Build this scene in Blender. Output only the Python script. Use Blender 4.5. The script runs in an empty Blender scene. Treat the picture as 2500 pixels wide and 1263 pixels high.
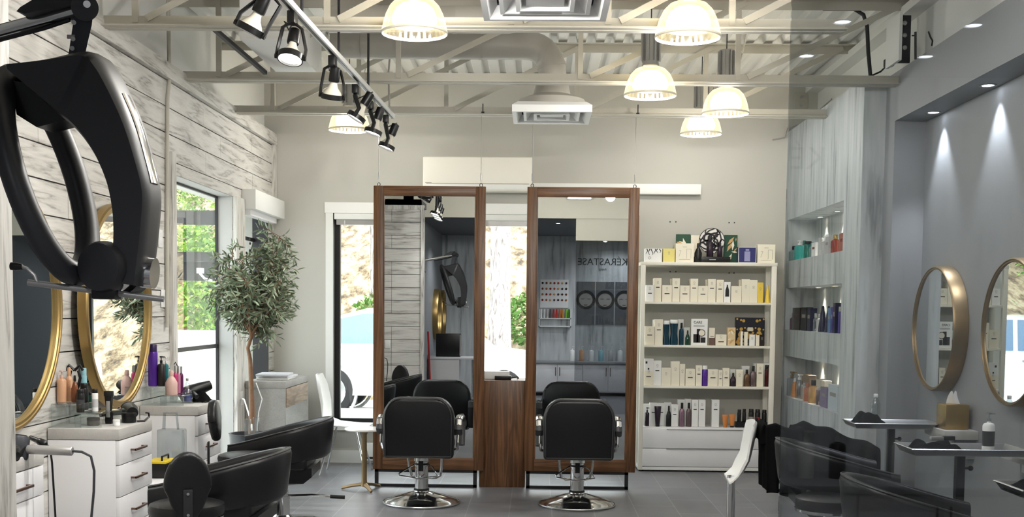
import bpy, bmesh, math, random
from mathutils import Vector, Matrix, noise
random.seed(7)
S = bpy.context.scene
C = S.collection
PI = math.pi

# ------------------------------------------------------------------ camera
F, CX, CY, CZ = 2850.0, 1250.0, 937.0, 1.5        # focal length and principal point of the 2500x1263 frame
yaw, pitch, roll = map(math.radians, (-1.2, -3.65, 0.6))
fw = Vector((math.sin(yaw)*math.cos(pitch), math.cos(yaw)*math.cos(pitch), math.sin(pitch)))
rt0 = Vector((math.cos(yaw), -math.sin(yaw), 0)); up0 = rt0.cross(fw)
rt = rt0*math.cos(roll)+up0*math.sin(roll); up = -rt0*math.sin(roll)+up0*math.cos(roll)
cd = bpy.data.cameras.new('camera'); cam = bpy.data.objects.new('camera', cd); C.objects.link(cam)
cam.matrix_world = Matrix(((rt.x, up.x, -fw.x, 0), (rt.y, up.y, -fw.y, 0), (rt.z, up.z, -fw.z, CZ), (0, 0, 0, 1)))
cd.sensor_width = 36; cd.lens = 36*F/2500; cd.shift_y = (CY-631.5)/2500; cd.clip_start = .02; cd.clip_end = 300
S.camera = cam
def _ray(x, y): return fw+rt*((x-CX)/F)-up*((y-CY)/F)
def aY(x, y, Y): d = _ray(x, y); return Vector((0, 0, CZ))+d*(Y/d.y)
def aX(x, y, X): d = _ray(x, y); return Vector((0, 0, CZ))+d*(X/d.x)
def aZ(x, y, Z): d = _ray(x, y); return Vector((0, 0, CZ))+d*((Z-CZ)/d.z)

# ------------------------------------------------------------------ world, sun, exposure
S.view_settings.view_transform = 'Standard'; S.view_settings.look = 'None'
S.view_settings.gamma = 1; S.view_settings.use_curve_mapping = False
S.view_settings.exposure = 0.88
wd = bpy.data.worlds.new('World'); S.world = wd; wd.use_nodes = True
wn = wd.node_tree; bg = wn.nodes['Background']
bg.inputs[0].default_value = (.93, .97, 1, 1); bg.inputs[1].default_value = 2.9
def lamp(kind, loc, energy, col=(1, 1, 1), size=.1, rot=(0, 0, 0), spot=None, blend=.6, parent=None, name='lamp_light'):
    l = bpy.data.lights.new(name, kind); l.energy = energy; l.color = col
    if kind == 'AREA': l.shape = 'DISK'; l.size = size
    elif kind == 'SUN': l.angle = size
    else: l.shadow_soft_size = size
    if spot: l.spot_size = math.radians(spot); l.spot_blend = blend
    o = bpy.data.objects.new(name, l); C.objects.link(o); o.location = loc; o.rotation_euler = rot
    if parent: o.parent = parent
    return o
lamp('SUN', (0, -5, 20), 1.2, (1, .97, .92), .02, (math.radians(42), 0, math.radians(60)), name='sun')

# ------------------------------------------------------------------ materials (all node based)
def lin(c):
    if max(c) > 1.01 or isinstance(c[0], int): c = [v/255 for v in c]
    return tuple((v/12.92 if v <= .04045 else ((v+.055)/1.055)**2.4) for v in c[:3])+(1,)
MAT = {}
def M(name, col=(200, 200, 200), rough=.5, metal=0., var=.06, scale=8., bump=0., bscale=60., coat=0., emit=None, es=0., trans=0., ior=1.45, spec=.5, stretch=None, alpha=1.):
    if name in MAT: return MAT[name]
    m = bpy.data.materials.new(name); m.use_nodes = True; MAT[name] = m
    N, L = m.node_tree.nodes, m.node_tree.links; p = N['Principled BSDF']
    c = lin(col); p.inputs['Roughness'].default_value = rough; p.inputs['Metallic'].default_value = metal
    p.inputs['IOR'].default_value = ior; p.inputs['Specular IOR Level'].default_value = spec
    p.inputs['Coat Weight'].default_value = coat; p.inputs['Transmission Weight'].default_value = trans
    p.inputs['Alpha'].default_value = alpha
    tc = N.new('ShaderNodeTexCoord'); mp = N.new('ShaderNodeMapping'); L.new(tc.outputs['Object'], mp.inputs[0])
    if stretch: mp.inputs['Scale'].default_value = stretch
    nz = N.new('ShaderNodeTexNoise'); nz.inputs['Scale'].default_value = scale; nz.inputs['Detail'].default_value = 4
    L.new(mp.outputs[0], nz.inputs['Vector'])
    mx = N.new('ShaderNodeMix'); mx.data_type = 'RGBA'; L.new(nz.outputs['Fac'], mx.inputs[0])
    mx.inputs[6].default_value = tuple(v*(1-var) for v in c[:3])+(1,); mx.inputs[7].default_value = tuple(min(1, v*(1+var)) for v in c[:3])+(1,)
    L.new(mx.outputs[2], p.inputs['Base Color'])
    if bump:
        n2 = N.new('ShaderNodeTexNoise'); n2.inputs['Scale'].default_value = bscale; L.new(mp.outputs[0], n2.inputs['Vector'])
        b = N.new('ShaderNodeBump'); b.inputs['Strength'].default_value = bump; b.inputs['Distance'].default_value = .01
        L.new(n2.outputs['Fac'], b.inputs['Height']); L.new(b.outputs[0], p.inputs['Normal'])
    if emit:
        p.inputs['Emission Color'].default_value = lin(emit); p.inputs['Emission Strength'].default_value = es
    return m
def nt(name):
    m = bpy.data.materials.new(name); m.use_nodes = True; MAT[name] = m
    N, L = m.node_tree.nodes, m.node_tree.links
    return m, N, L, N['Principled BSDF']
def ramp(N, stops):
    r = N.new('ShaderNodeValToRGB'); e = r.color_ramp.elements
    e[0].position, e[0].color = stops[0][0], lin(stops[0][1]); e[1].position, e[1].color = stops[-1][0], lin(stops[-1][1])
    for p, c in stops[1:-1]: k = e.new(p); k.color = lin(c)
    return r
def wood(name, stops, axes, ring=6., rough=.45, bump=.15, cell=None, dist=5.):
    """stretched grain; axes = coordinate scale per axis (small along the grain); cell = (axis index, pitch) gives each board its own offset"""
    m, N, L, p = nt(name)
    tc = N.new('ShaderNodeTexCoord'); mp = N.new('ShaderNodeMapping'); mp.inputs['Scale'].default_value = axes
    src = tc.outputs['Object']
    if cell:
        sp = N.new('ShaderNodeSeparateXYZ'); L.new(src, sp.inputs[0])
        dv = N.new('ShaderNodeMath'); dv.operation = 'DIVIDE'; dv.inputs[1].default_value = cell[1]; L.new(sp.outputs[cell[0]], dv.inputs[0])
        fl = N.new('ShaderNodeMath'); fl.operation = 'FLOOR'; L.new(dv.outputs[0], fl.inputs[0])
        wn_ = N.new('ShaderNodeTexWhiteNoise'); wn_.noise_dimensions = '1D'; L.new(fl.outputs[0], wn_.inputs['W'])
        sc = N.new('ShaderNodeVectorMath'); sc.operation = 'SCALE'; sc.inputs['Scale'].default_value = 9.; L.new(wn_.outputs['Color'], sc.inputs[0])
        ad = N.new('ShaderNodeVectorMath'); ad.operation = 'ADD'; L.new(src, ad.inputs[0]); L.new(sc.outputs[0], ad.inputs[1]); src = ad.outputs[0]
    L.new(src, mp.inputs[0])
    n1 = N.new('ShaderNodeTexNoise'); n1.inputs['Scale'].default_value = 1.2; n1.inputs['Detail'].default_value = 2; n1.inputs['Distortion'].default_value = .6
    L.new(mp.outputs[0], n1.inputs['Vector'])
    ml = N.new('ShaderNodeMath'); ml.operation = 'MULTIPLY'; ml.inputs[1].default_value = ring*3; L.new(n1.outputs['Fac'], ml.inputs[0])
    fr = N.new('ShaderNodeMath'); fr.operation = 'PINGPONG'; fr.inputs[1].default_value = 1; L.new(ml.outputs[0], fr.inputs[0])
    n2 = N.new('ShaderNodeTexNoise'); n2.inputs['Scale'].default_value = 9; n2.inputs['Detail'].default_value = 6; n2.inputs['Roughness'].default_value = .65
    L.new(mp.outputs[0], n2.inputs['Vector'])
    mm = N.new('ShaderNodeMix'); mm.inputs[0].default_value = .62; L.new(fr.outputs[0], mm.inputs[2]); L.new(n2.outputs['Fac'], mm.inputs[3])
    r = ramp(N, stops); L.new(mm.outputs[0], r.inputs[0]); L.new(r.outputs[0], p.inputs['Base Color'])
    p.inputs['Roughness'].default_value = rough
    b = N.new('ShaderNodeBump'); b.inputs['Strength'].default_value = bump; b.inputs['Distance'].default_value = .003
    L.new(mm.outputs[0], b.inputs['Height']); L.new(b.outputs[0], p.inputs['Normal'])
    return m
plank_st = [(.2, (122, 118, 112)), (.33, (178, 174, 168)), (.46, (204, 201, 195)), (.8, (220, 217, 211))]
wood('whitewashed planks', plank_st, (3, 1.0, 11), 2.2, .6, .3, (2, .178))
wood('whitewashed cross planks', plank_st, (1.0, 3, 11), 2.2, .6, .3, (2, .178))
wood('whitewashed upright', plank_st, (9, 9, 1.0), 3, .6, .3)
wood('walnut', [(.1, (50, 32, 18)), (.45, (92, 60, 35)), (.8, (124, 86, 54))], (14, 14, .7), 3, .38, .05)
wood('walnut rail', [(.1, (50, 32, 18)), (.45, (92, 60, 35)), (.8, (124, 86, 54))], (.7, 14, 14), 3, .38, .05)
wood('grey laminate', [(.1, (168, 165, 161)), (.5, (188, 185, 181)), (.9, (204, 202, 198))], (26, 1.0, 26), .25, .45, .03)
wood('rustic drawer', [(.1, (110, 92, 78)), (.5, (150, 130, 112)), (.9, (176, 158, 140))], (6, 1.2, 10), 3, .5, .05)
M('paint greige', (190, 188, 180), .7, var=.015, scale=3)
M('paint white', (222, 222, 218), .6, var=.015)
M('paint cream', (214, 209, 194), .65, var=.015)
M('paint grey', (148, 150, 152), .55, var=.02, scale=2)
M('paint dark grey', (100, 103, 106), .6, var=.02)
M('trim white', (236, 236, 232), .45, var=.01)
M('steel paint', (186, 182, 170), .5, var=.04, scale=4)
M('deck white', (240, 240, 238), .45, .1, var=.03, scale=3)
M('duct paint', (176, 172, 164), .45, .1, var=.05, scale=2)
def glow(name):
    m, N, L, p = nt(name); N.remove(p); out = N['Material Output']; lw = N.new('ShaderNodeLayerWeight'); lw.inputs[0].default_value = .5
    r = N.new('ShaderNodeMapRange'); r.inputs[3].default_value = 5.0; r.inputs[4].default_value = .25; L.new(lw.outputs['Facing'], r.inputs[0])
    e = N.new('ShaderNodeEmission'); e.inputs[0].default_value = lin((255, 243, 214)); L.new(r.outputs[0], e.inputs[1]); L.new(e.outputs[0], out.inputs[0])
M('chrome', (215, 215, 215), .12, 1., var=.02)
M('brushed steel', (175, 175, 175), .3, 1., var=.06, stretch=(1, 1, 20))
M('dark steel', (52, 52, 54), .45, .6, var=.08)
M('bronze', (120, 96, 84), .35, .8)
M('brass', (176, 148, 96), .36, .9, var=.12, scale=5)
M('antique brass', (150, 128, 96), .4, .85, var=.12, scale=5)
M('black vinyl', (19, 19, 22), .36, var=.15, spec=.5)
M('grey vinyl', (58, 58, 60), .4, var=.1)
M('black plastic', (18, 18, 19), .35, var=.1)
M('hood plastic', (46, 46, 49), .42, var=.1, scale=3)
M('satin charcoal', (62, 63, 68), .4, .3)
M('silver plastic', (170, 168, 166), .35, .5)
M('white plastic', (232, 232, 230), .4, var=.02)
M('white shell', (236, 236, 234), .35, var=.02)
M('cabinet white', (228, 227, 229), .35, var=.015)
M('shelf cream', (238, 234, 222), .4, var=.015)
M('black cloth', (14, 14, 15), .95, var=.3, scale=20, spec=.1)
M('carton', (238, 231, 212), .55, var=.02)
M('carton white', (240, 240, 238), .55, var=.02)
M('ink', (30, 28, 30), .5)
M('grey ink', (150, 145, 135), .5)
M('rubber', (25, 25, 26), .7)
M('soil', (50, 38, 30), .95, var=.4, scale=40)
M('bark', (126, 96, 74), .85, var=.25, scale=30, bump=.6, bscale=50)
M('mesh grille', (60, 60, 62), .5, .4)
M('bulb white', (228, 222, 206), .25, var=.02)
M('lamp face', (255, 250, 240), .4, emit=(255, 250, 240), es=9)
M('downlight face', (255, 255, 255), .4, emit=(235, 242, 255), es=14)
glow('pendant bulb')
M('mirror glass', (226, 230, 230), .0, 1., var=.0)
M('mirror grey', (198, 202, 204), .0, 1., var=.0)
def thin(name, tint, gl=.0, rough=.0, ior=1.5):
    m, N, L, p = nt(name); N.remove(p); out = N['Material Output']
    t = N.new('ShaderNodeBsdfTransparent'); t.inputs[0].default_value = tuple(tint)+(1,)
    g = N.new('ShaderNodeBsdfGlossy'); g.inputs['Roughness'].default_value = rough
    f = N.new('ShaderNodeFresnel'); ge = N.new('ShaderNodeNewGeometry'); io = N.new('ShaderNodeMapRange'); io.inputs[3].default_value = ior; io.inputs[4].default_value = 1/ior
    L.new(ge.outputs['Backfacing'], io.inputs[0]); L.new(io.outputs[0], f.inputs[0])
    a = N.new('ShaderNodeMath'); a.operation = 'ADD'; a.use_clamp = True; a.inputs[1].default_value = gl; L.new(f.outputs[0], a.inputs[0])
    x = N.new('ShaderNodeMixShader'); L.new(a.outputs[0], x.inputs[0]); L.new(t.outputs[0], x.inputs[1]); L.new(g.outputs[0], x.inputs[2]); L.new(x.outputs[0], out.inputs[0])
    return m
thin('clear pane', (.97, .99, .98)); thin('acrylic', (.9, .93, .93), .06); thin('smoked glass', (.735, .75, .76), .0)
thin('clear plastic', (.82, .86, .87), .1, .12); M('car window', (116, 142, 170), .12)
M('jamb grey', (188, 188, 186), .6); M('back board grey', (58, 60, 60), .6); wood('console grey', [(.1, (118, 116, 113)), (.5, (146, 144, 140)), (.9, (166, 164, 160))], (9, 3, 9), .4, .5, .03)
def shade_mat():
    m, N, L, p = nt('prismatic shade'); N.remove(p); out = N['Material Output']
    t = N.new('ShaderNodeBsdfTransparent'); t.inputs[0].default_value = (.93, .87, .74, 1)
    g = N.new('ShaderNodeBsdfGlossy'); g.inputs['Roughness'].default_value = .15
    lw = N.new('ShaderNodeLayerWeight'); lw.inputs[0].default_value = .45
    r = N.new('ShaderNodeMapRange'); r.inputs[3].default_value = .14; r.inputs[4].default_value = .62; L.new(lw.outputs['Facing'], r.inputs[0])
    e = N.new('ShaderNodeEmission'); e.inputs[0].default_value = lin((255, 232, 176)); L.new(r.outputs[0], e.inputs[1])
    x2 = N.new('ShaderNodeMixShader'); x2.inputs[0].default_value = .06; L.new(t.outputs[0], x2.inputs[1]); L.new(g.outputs[0], x2.inputs[2])
    ad = N.new('ShaderNodeAddShader'); L.new(x2.outputs[0], ad.inputs[0]); L.new(e.outputs[0], ad.inputs[1]); L.new(ad.outputs[0], out.inputs[0])
    return m
shade_mat()
def tile_mat():
    m, N, L, p = nt('slate tile')
    tc = N.new('ShaderNodeTexCoord'); mp = N.new('ShaderNodeMapping'); mp.inputs['Rotation'].default_value = (0, 0, PI/2); mp.inputs['Location'].default_value = (.1, .19, 0)
    L.new(tc.outputs['Object'], mp.inputs[0])
    b = N.new('ShaderNodeTexBrick'); b.inputs['Scale'].default_value = 1; b.inputs['Brick Width'].default_value = .63; b.inputs['Row Height'].default_value = .315
    b.inputs['Mortar Size'].default_value = .0035; b.inputs['Color1'].default_value = lin((112, 113, 117)); b.inputs['Color2'].default_value = lin((126, 126, 130)); b.inputs['Mortar'].default_value = lin((150, 150, 152))
    L.new(mp.outputs[0], b.inputs[0])
    n = N.new('ShaderNodeTexNoise'); n.inputs['Scale'].default_value = 3; n.inputs['Detail'].default_value = 6
    mq = N.new('ShaderNodeMapping'); mq.inputs['Scale'].default_value = (1, 3, 1); L.new(tc.outputs['Object'], mq.inputs[0]); L.new(mq.outputs[0], n.inputs['Vector'])
    x = N.new('ShaderNodeMix'); x.data_type = 'RGBA'; x.blend_type = 'MULTIPLY'; x.inputs[0].default_value = .5
    r = ramp(N, [(.3, (150, 150, 150)), (.7, (255, 255, 255))]); L.new(n.outputs['Fac'], r.inputs[0])
    L.new(b.outputs[0], x.inputs[6]); L.new(r.outputs[0], x.inputs[7]); L.new(x.outputs[2], p.inputs['Base Color'])
    rr = N.new('ShaderNodeMapRange'); rr.inputs[3].default_value = .26; rr.inputs[4].default_value = .45; L.new(n.outputs['Fac'], rr.inputs[0]); L.new(rr.outputs[0], p.inputs['Roughness'])
    bp = N.new('ShaderNodeBump'); bp.inputs['Strength'].default_value = .12; bp.inputs['Distance'].default_value = .004; L.new(n.outputs['Fac'], bp.inputs['Height']); L.new(bp.outputs[0], p.inputs['Normal'])
tile_mat()
def plaster_mat():
    m, N, L, p = nt('streaked concrete')
    tc = N.new('ShaderNodeTexCoord'); mp = N.new('ShaderNodeMapping'); mp.inputs['Scale'].default_value = (9, 9, .9); L.new(tc.outputs['Object'], mp.inputs[0])
    n = N.new('ShaderNodeTexNoise'); n.inputs['Scale'].default_value = 1.6; n.inputs['Detail'].default_value = 5; L.new(mp.outputs[0], n.inputs['Vector'])
    r = ramp(N, [(.3, (140, 144, 145)), (.42, (190, 194, 195)), (.7, (212, 215, 216))]); L.new(n.outputs['Fac'], r.inputs[0])
    L.new(r.outputs[0], p.inputs['Base Color']); p.inputs['Roughness'].default_value = .5
plaster_mat()

# ------------------------------------------------------------------ mesh builder
class B:
    def __init__(s): s.bm = bmesh.new(); s.m = 0
    def mat(s, i): s.m = i; return s
    def _merge(s, tb, mx=None):
        vs = {}
        for v in tb.verts: vs[v] = s.bm.verts.new(mx @ v.co if mx else v.co)
        for f in tb.faces:
            try: g = s.bm.faces.new([vs[v] for v in f.verts]); g.material_index = s.m
            except ValueError: pass
        tb.free(); return s
    def box(s, x0, x1, y0, y1, z0, z1, bev=0, mx=None, seg=2):
        tb = bmesh.new(); r = bmesh.ops.create_cube(tb, size=1)
        for v in tb.verts: v.co = Vector(((x0+x1)/2+v.co.x*(x1-x0), (y0+y1)/2+v.co.y*(y1-y0), (z0+z1)/2+v.co.z*(z1-z0)))
        if bev: bmesh.ops.bevel(tb, geom=list(tb.edges), offset=min(bev, .49*min(abs(x1-x0), abs(y1-y0), abs(z1-z0))), segments=seg, affect='EDGES', profile=.5)
        return s._merge(tb, mx)
    def ring(s, rings, closed_u=True, caps=True):
        """skin a list of point rings"""
        vr = [[s.bm.verts.new(p) for p in r] for r in rings]; n = len(vr[0])
        for a, b in zip(vr, vr[1:]):
            for i in range(n if closed_u else n-1):
                j = (i+1) % n
                try: g = s.bm.faces.new((a[i], a[j], b[j], b[i])); g.material_index = s.m
                except ValueError: pass
        if caps:
            for r in (vr[0][::-1], vr[-1]):
                try: g = s.bm.faces.new(r); g.material_index = s.m
                except ValueError: pass
        return s
    def cyl(s, p, q, r, r2=None, n=16, caps=True):
        p, q = Vector(p), Vector(q); d = (q-p).normalized(); r2 = r if r2 is None else r2
        a = d.orthogonal().normalized(); b = d.cross(a)
        return s.ring([[c+(a*math.cos(2*PI*i/n)+b*math.sin(2*PI*i/n))*k for i in range(n)] for c, k in ((p, r), (q, r2))], caps=caps)
    def lathe(s, prof, c=(0, 0, 0), n=24, axis=(0, 0, 1), caps=True, rib=0):
        c = Vector(c); d = Vector(axis).normalized(); a = Vector((1, 0, 0)) if abs(d.z) > .99 else d.orthogonal().normalized(); b = d.cross(a)
        return s.ring([[c+d*z+(a*math.cos(2*PI*i/n)+b*math.sin(2*PI*i/n))*max(r, 1e-4)*(1+rib*(i % 2)) for i in range(n)] for r, z in prof], caps=caps)
    def tube(s, pts, r, n=8, closed=False, flat=None):
        pts = [Vector(p) for p in pts]; N = len(pts); rings = []; prev = None
        for i, p in enumerate(pts):
            if closed: t = (pts[(i+1) % N]-pts[i-1]).normalized()
            else: t = (pts[min(i+1, N-1)]-pts[max(i-1, 0)]).normalized()
            if prev is None: a = t.orthogonal().normalized() if flat is None else (Vector(flat)-t*t.dot(Vector(flat))).normalized()
            else: a = (prev-t*t.dot(prev)).normalized()
            prev = a; b = t.cross(a); k = r[i] if isinstance(r, (list, tuple)) and not isinstance(r, tuple) else r
            ka, kb = (k if isinstance(k, tuple) else (k, k))
            rings.append([p+a*math.cos(2*PI*j/n)*ka+b*math.sin(2*PI*j/n)*kb for j in range(n)])
        if closed: rings.append(rings[0])
        s.ring(rings, caps=not closed)
        if closed: bmesh.ops.remove_doubles(s.bm, verts=s.bm.verts[-(len(rings)*n):] if False else list(s.bm.verts), dist=1e-6)
        return s
    def prism(s, poly, h0, h1, mx=None, bev=0):
        tb = bmesh.new(); lo = [tb.verts.new((x, y, h0)) for x, y in poly]; hi = [tb.verts.new((x, y, h1)) for x, y in poly]; n = len(poly)
        tb.faces.new(lo[::-1]); tb.faces.new(hi)
        for i in range(n): tb.faces.new((lo[i], lo[(i+1) % n], hi[(i+1) % n], hi[i]))
        bmesh.ops.recalc_face_normals(tb, faces=list(tb.faces))
        if bev:
            ed = [e for e in tb.edges if (e.verts[0].co.z == h0) == (e.verts[1].co.z == h0)]
            bmesh.ops.bevel(tb, geom=ed, offset=bev, segments=3, affect='EDGES', profile=.5)
        return s._merge(tb, mx)
    def surf(s, f, nu, nv, cu=False, cv=False):
        g = [[s.bm.verts.new(f(i/(nu if cu else nu-1), j/(nv if cv else nv-1))) for j in range(nv)] for i in range(nu)]
        for i in range(nu if cu else nu-1):
            for j in range(nv if cv else nv-1):
                fc = s.bm.faces.new((g[i][j], g[(i+1) % nu][j], g[(i+1) % nu][(j+1) % nv], g[i][(j+1) % nv])); fc.material_index = s.m
        return s
    def quad(s, *p):
        f = s.bm.faces.new([s.bm.verts.new(v) for v in p]); f.material_index = s.m; return s
    def sphere(s, c, r, n=12, sq=(1, 1, 1)):
        c = Vector(c)
        return s.surf(lambda u, v: c+Vector((r*sq[0]*math.sin(PI*v)*math.cos(2*PI*u), r*sq[1]*math.sin(PI*v)*math.sin(2*PI*u), r*sq[2]*math.cos(PI*v))), n*2, n, cu=True)
    def build(s, name, mats, parent=None, w=False, ang=38, kind=None, recalc=True, origin=True):
        bm = s.bm
        if recalc: bmesh.ops.recalc_face_normals(bm, faces=list(bm.faces))
        loc = Vector((0, 0, 0))
        if parent is None and origin and bm.verts:
            xs = [v.co.x for v in bm.verts]; ys = [v.co.y for v in bm.verts]; zs = [v.co.z for v in bm.verts]
            loc = Vector(((min(xs)+max(xs))/2, (min(ys)+max(ys))/2, min(zs)))
            bmesh.ops.translate(bm, verts=list(bm.verts), vec=-loc)
        if w and parent is not None:
            p = Vector((0, 0, 0)); o = parent
            while o: p += o.location; o = o.parent
            bmesh.ops.translate(bm, verts=list(bm.verts), vec=-p)
        me = bpy.data.meshes.new(name); bm.to_mesh(me); bm.free()
        for m in (mats if isinstance(mats, (list, tuple)) else [mats]): me.materials.append(MAT[m] if isinstance(m, str) else m)
        for f in me.polygons: f.use_smooth = True
        me.set_sharp_from_angle(angle=math.radians(ang))
        o = bpy.data.objects.new(name, me); C.objects.link(o); o.location = loc
        if parent: o.parent = parent
        if kind: o['kind'] = kind
        return o
def tag(o, label, cat, group=None):
    o['label'] = label; o['category'] = cat
    if group: o['group'] = group
    return o
def thing(name, label, cat, loc=(0, 0, 0), rz=0, group=None):
    o = bpy.data.objects.new(name, None); C.objects.link(o); o.empty_display_size = .05
    o.location = loc; o.rotation_euler = (0, 0, rz); return tag(o, label, cat, group)
def dup(root, loc, rz=None, label=None):
    r = root.copy(); C.objects.link(r); r.location = loc
    if rz is not None: r.rotation_euler = (0, 0, rz)
    if label: r['label'] = label
    def rec(a, b):
        for ch in list(a.children):
            c = ch.copy(); C.objects.link(c); c.parent = b; rec(ch, c)
    rec(root, r); return r
def struct(name, b, mats, **k):
    return b.build(name, mats, kind='structure', origin=False, **k)
def text(name, s, size, loc, rot, mat, parent=None, ext=.001, align='CENTER'):
    cu = bpy.data.curves.new(name, 'FONT'); cu.body = s; cu.size = size; cu.extrude = ext; cu.align_x = align
    o = bpy.data.objects.new(name, cu); C.objects.link(o); dg = bpy.context.evaluated_depsgraph_get()
    me = bpy.data.meshes.new_from_object(o.evaluated_get(dg)); me.name = name
    bpy.data.objects.remove(o); me.materials.clear(); me.materials.append(MAT[mat])
    o = bpy.data.objects.new(name, me); C.objects.link(o); o.location = loc; o.rotation_euler = rot
    if parent: o.parent = parent
    return o
# ================================================================== SETTING
XL, YB = -2.53, 11.2                 # plank wall face, back wall face
XN, XW, XR = 2.34, 2.50, 2.72        # niche panel, right wall, mirror recess
ZC = 3.69                            # underside of the roof deck
YP, YRC = 8.59, 8.37                 # near end of niche panel, far side of mirror recess
struct('floor', B().box(-3, 3.2, -1.6, 11.35, -.12, 0), 'slate tile')
# corrugated roof deck, ribs running front to back
b = B(); prof = []; x = -2.8
while x < 3.1:
    prof += [(x, ZC+.045), (x+.045, ZC+.045), (x+.062, ZC), (x+.13, ZC), (x+.147, ZC+.045)]; x += .152
pts = prof+[(prof[-1][0], ZC+.12), (prof[0][0], ZC+.12)]
b.ring([[(px, yy, pz) for px, pz in pts] for yy in (2.6, 11.35)])
struct('ceiling', b, 'deck white', ang=20)
# back wall with its window opening
WX0, WX1, WZ0, WZ1 = -1.96, .88, .37, 2.40
b = B()
for q in ((-3, WX0, 0, ZC+.05), (WX1, 3, 0, ZC+.05), (WX0, WX1, 0, WZ0), (WX0, WX1, WZ1, ZC+.05)): b.box(q[0], q[1], YB, YB+.15, q[2], q[3])
for px, py in ((1636, 542), (1650, 542), (1780, 544), (1793, 544), (1636, 664), (1650, 664), (1780, 667), (1792, 667)):
    p = aY(px, py, YB); b.mat(1).box(p.x-.006, p.x+.006, YB-.002, YB, p.z-.006, p.z+.006)
struct('wall_back', b, ['paint greige', 'dark steel'])
def window(n, axis, at, a0, a1, z0, z1, out, mull=(), bars=(), fr=.05, frame='dark steel', dp=.06):
    """frame and pane of one window; axis 'x' = wall along x at y=at, 'y' = wall along y at x=at; out = outward sign"""
    w = bpy.data.objects.new('window_%d' % n, None); C.objects.link(w); w['kind'] = 'structure'
    def bx(b, u0, u1, d0, d1, c0, c1):
        if axis == 'x': b.box(u0, u1, at+d0*out, at+d1*out, c0, c1)
        else: b.box(at+d0*out, at+d1*out, u0, u1, c0, c1)
    b = B(); bx(b, a0, a0+fr, .0, dp, z0, z1); bx(b, a1-fr, a1, 0, dp, z0, z1); bx(b, a0, a1, 0, dp, z0, z0+fr); bx(b, a0, a1, 0, dp, z1-fr, z1)
    for m in mull: bx(b, m-fr*.4, m+fr*.4, 0, .06, z0, z1)
    for z in bars: bx(b, a0, a1, 0, dp, z-.016, z+.016)
    b.build('window_frame', frame, w); g = B(); bx(g, a0+.01, a1-.01, dp*.45, dp*.55, z0+.01, z1-.01); g.build('pane', 'clear pane', w)
    return w
window(1, 'x', YB+.06, WX0, WX1, WZ0, WZ1, 1, mull=(-.95, .35), fr=.055)
b = B(); b.box(WX0-.07, WX0, YB-.02, YB+.02, WZ0-.06, WZ1+.02); b.box(WX1, WX1+.07, YB-.02, YB+.02, WZ0-.06, WZ1+.02)
b.box(WX0-.08, WX1+.08, YB-.025, YB+.02, WZ1, WZ1+.1); b.box(WX0-.09, WX1+.09, YB-.06, YB+.04, WZ0-.05, WZ0)
struct('trim_1', b, 'trim white')
struct('baseboard_back', B().box(-2.53, -2.0, YB-.018, YB, 0, .12).box(-2.0, 2.34, YB-.018, YB, 0, .12), 'trim white')
# left wall: plaster above, whitewashed planks below, two tall openings
O1, O2, OZ0, OZ1, PT = (8.08, 9.69), (9.98, 10.98), .12, 2.41, 3.115
b = B(); b.box(-2.74, -2.62, 3.3, YB+.1, PT-.05, ZC+.06)
struct('wall_left', b, 'paint white')
b = B(); rnd = random.Random(3); z = -.0; pitch_ = .178; G = .0035
core = [(3.4, O1[0], 0, PT), (O1[1], O2[0], 0, PT), (O2[1], YB, 0, PT), (O1[0], O1[1], OZ1, PT), (O2[0], O2[1], OZ1, PT), (O1[0], O1[1], 0, OZ0), (O2[0], O2[1], 0, OZ0)]
b.mat(1)
for y0, y1, z0, z1 in core: b.box(-2.68, XL-.012, y0, y1, z0, z1)
b.mat(0)
while z < PT-.02:
    z1 = min(z+pitch_, PT); iv = [(3.4, O1[0]), (O1[1], O2[0]), (O2[1], YB)]
    if z1 <= OZ0+.03 or z >= OZ1: iv = [(3.4, YB)]
    elif z1 > OZ1+.02:
        for o_ in (O1, O2): b.box(XL-.02, XL+.002, o_[0], o_[1], OZ1, z1-G)
    elif z < OZ0-.02:
        for o_ in (O1, O2): b.box(XL-.02, XL+.002, o_[0], o_[1], z+G, OZ0)
    for y0, y1 in iv:
        cuts = [y0]; t = y0+rnd.uniform(.6, 1.9)
        while t < y1-.4: cuts.append(t); t += rnd.uniform(1.1, 2.2)
        cuts.append(y1)
        for c0, c1 in zip(cuts, cuts[1:]):
            b.box(XL-.02, XL+rnd.uniform(-.002, .003), c0+G*.4, c1-G*.4, z+G, z1-G)
    z += pitch_
struct('wall_left_planks', b, ['whitewashed planks', 'dark steel'])
b = B(); b.box(XL, XL+.035, 3.4, YB-.005, PT-.085, PT+.02)
for y in (O1[0]-.045, O2[0]-.06, O1[1]+.06): pass
struct('trim_2', b, 'whitewashed planks')
b = B(); b.box(XL, XL+.03, O1[0]-.09, O1[0], 0, OZ1+.14); b.box(XL, XL+.03, YB-.09, YB-.01, OZ1+.1, PT-.085)
b.box(XL, XL+.03, O1[1]+.13, O2[0], 0, OZ1); b.box(XL, XL+.03, O1[1], O1[1]+.13, 0, OZ1)
struct('trim_3', b, 'whitewashed upright')
b = B()
for o in (O1, O2):
    b.box(-2.675, XL-.004, o[0]-.02, o[0]+.004, OZ0, OZ1); b.box(-2.675, XL-.004, o[1]-.004, o[1]+.02, OZ0, OZ1); b.box(-2.675, XL-.004, o[0], o[1], OZ1-.004, OZ1+.03)
    b.box(-2.675, XL, o[0], o[1], OZ0-.04, OZ0)
struct('trim_4', b, 'jamb grey')
window(2, 'y', -2.655, O1[0], O1[1], OZ0, OZ1, -1, bars=(1.17,), fr=.02, dp=.02)
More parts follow.
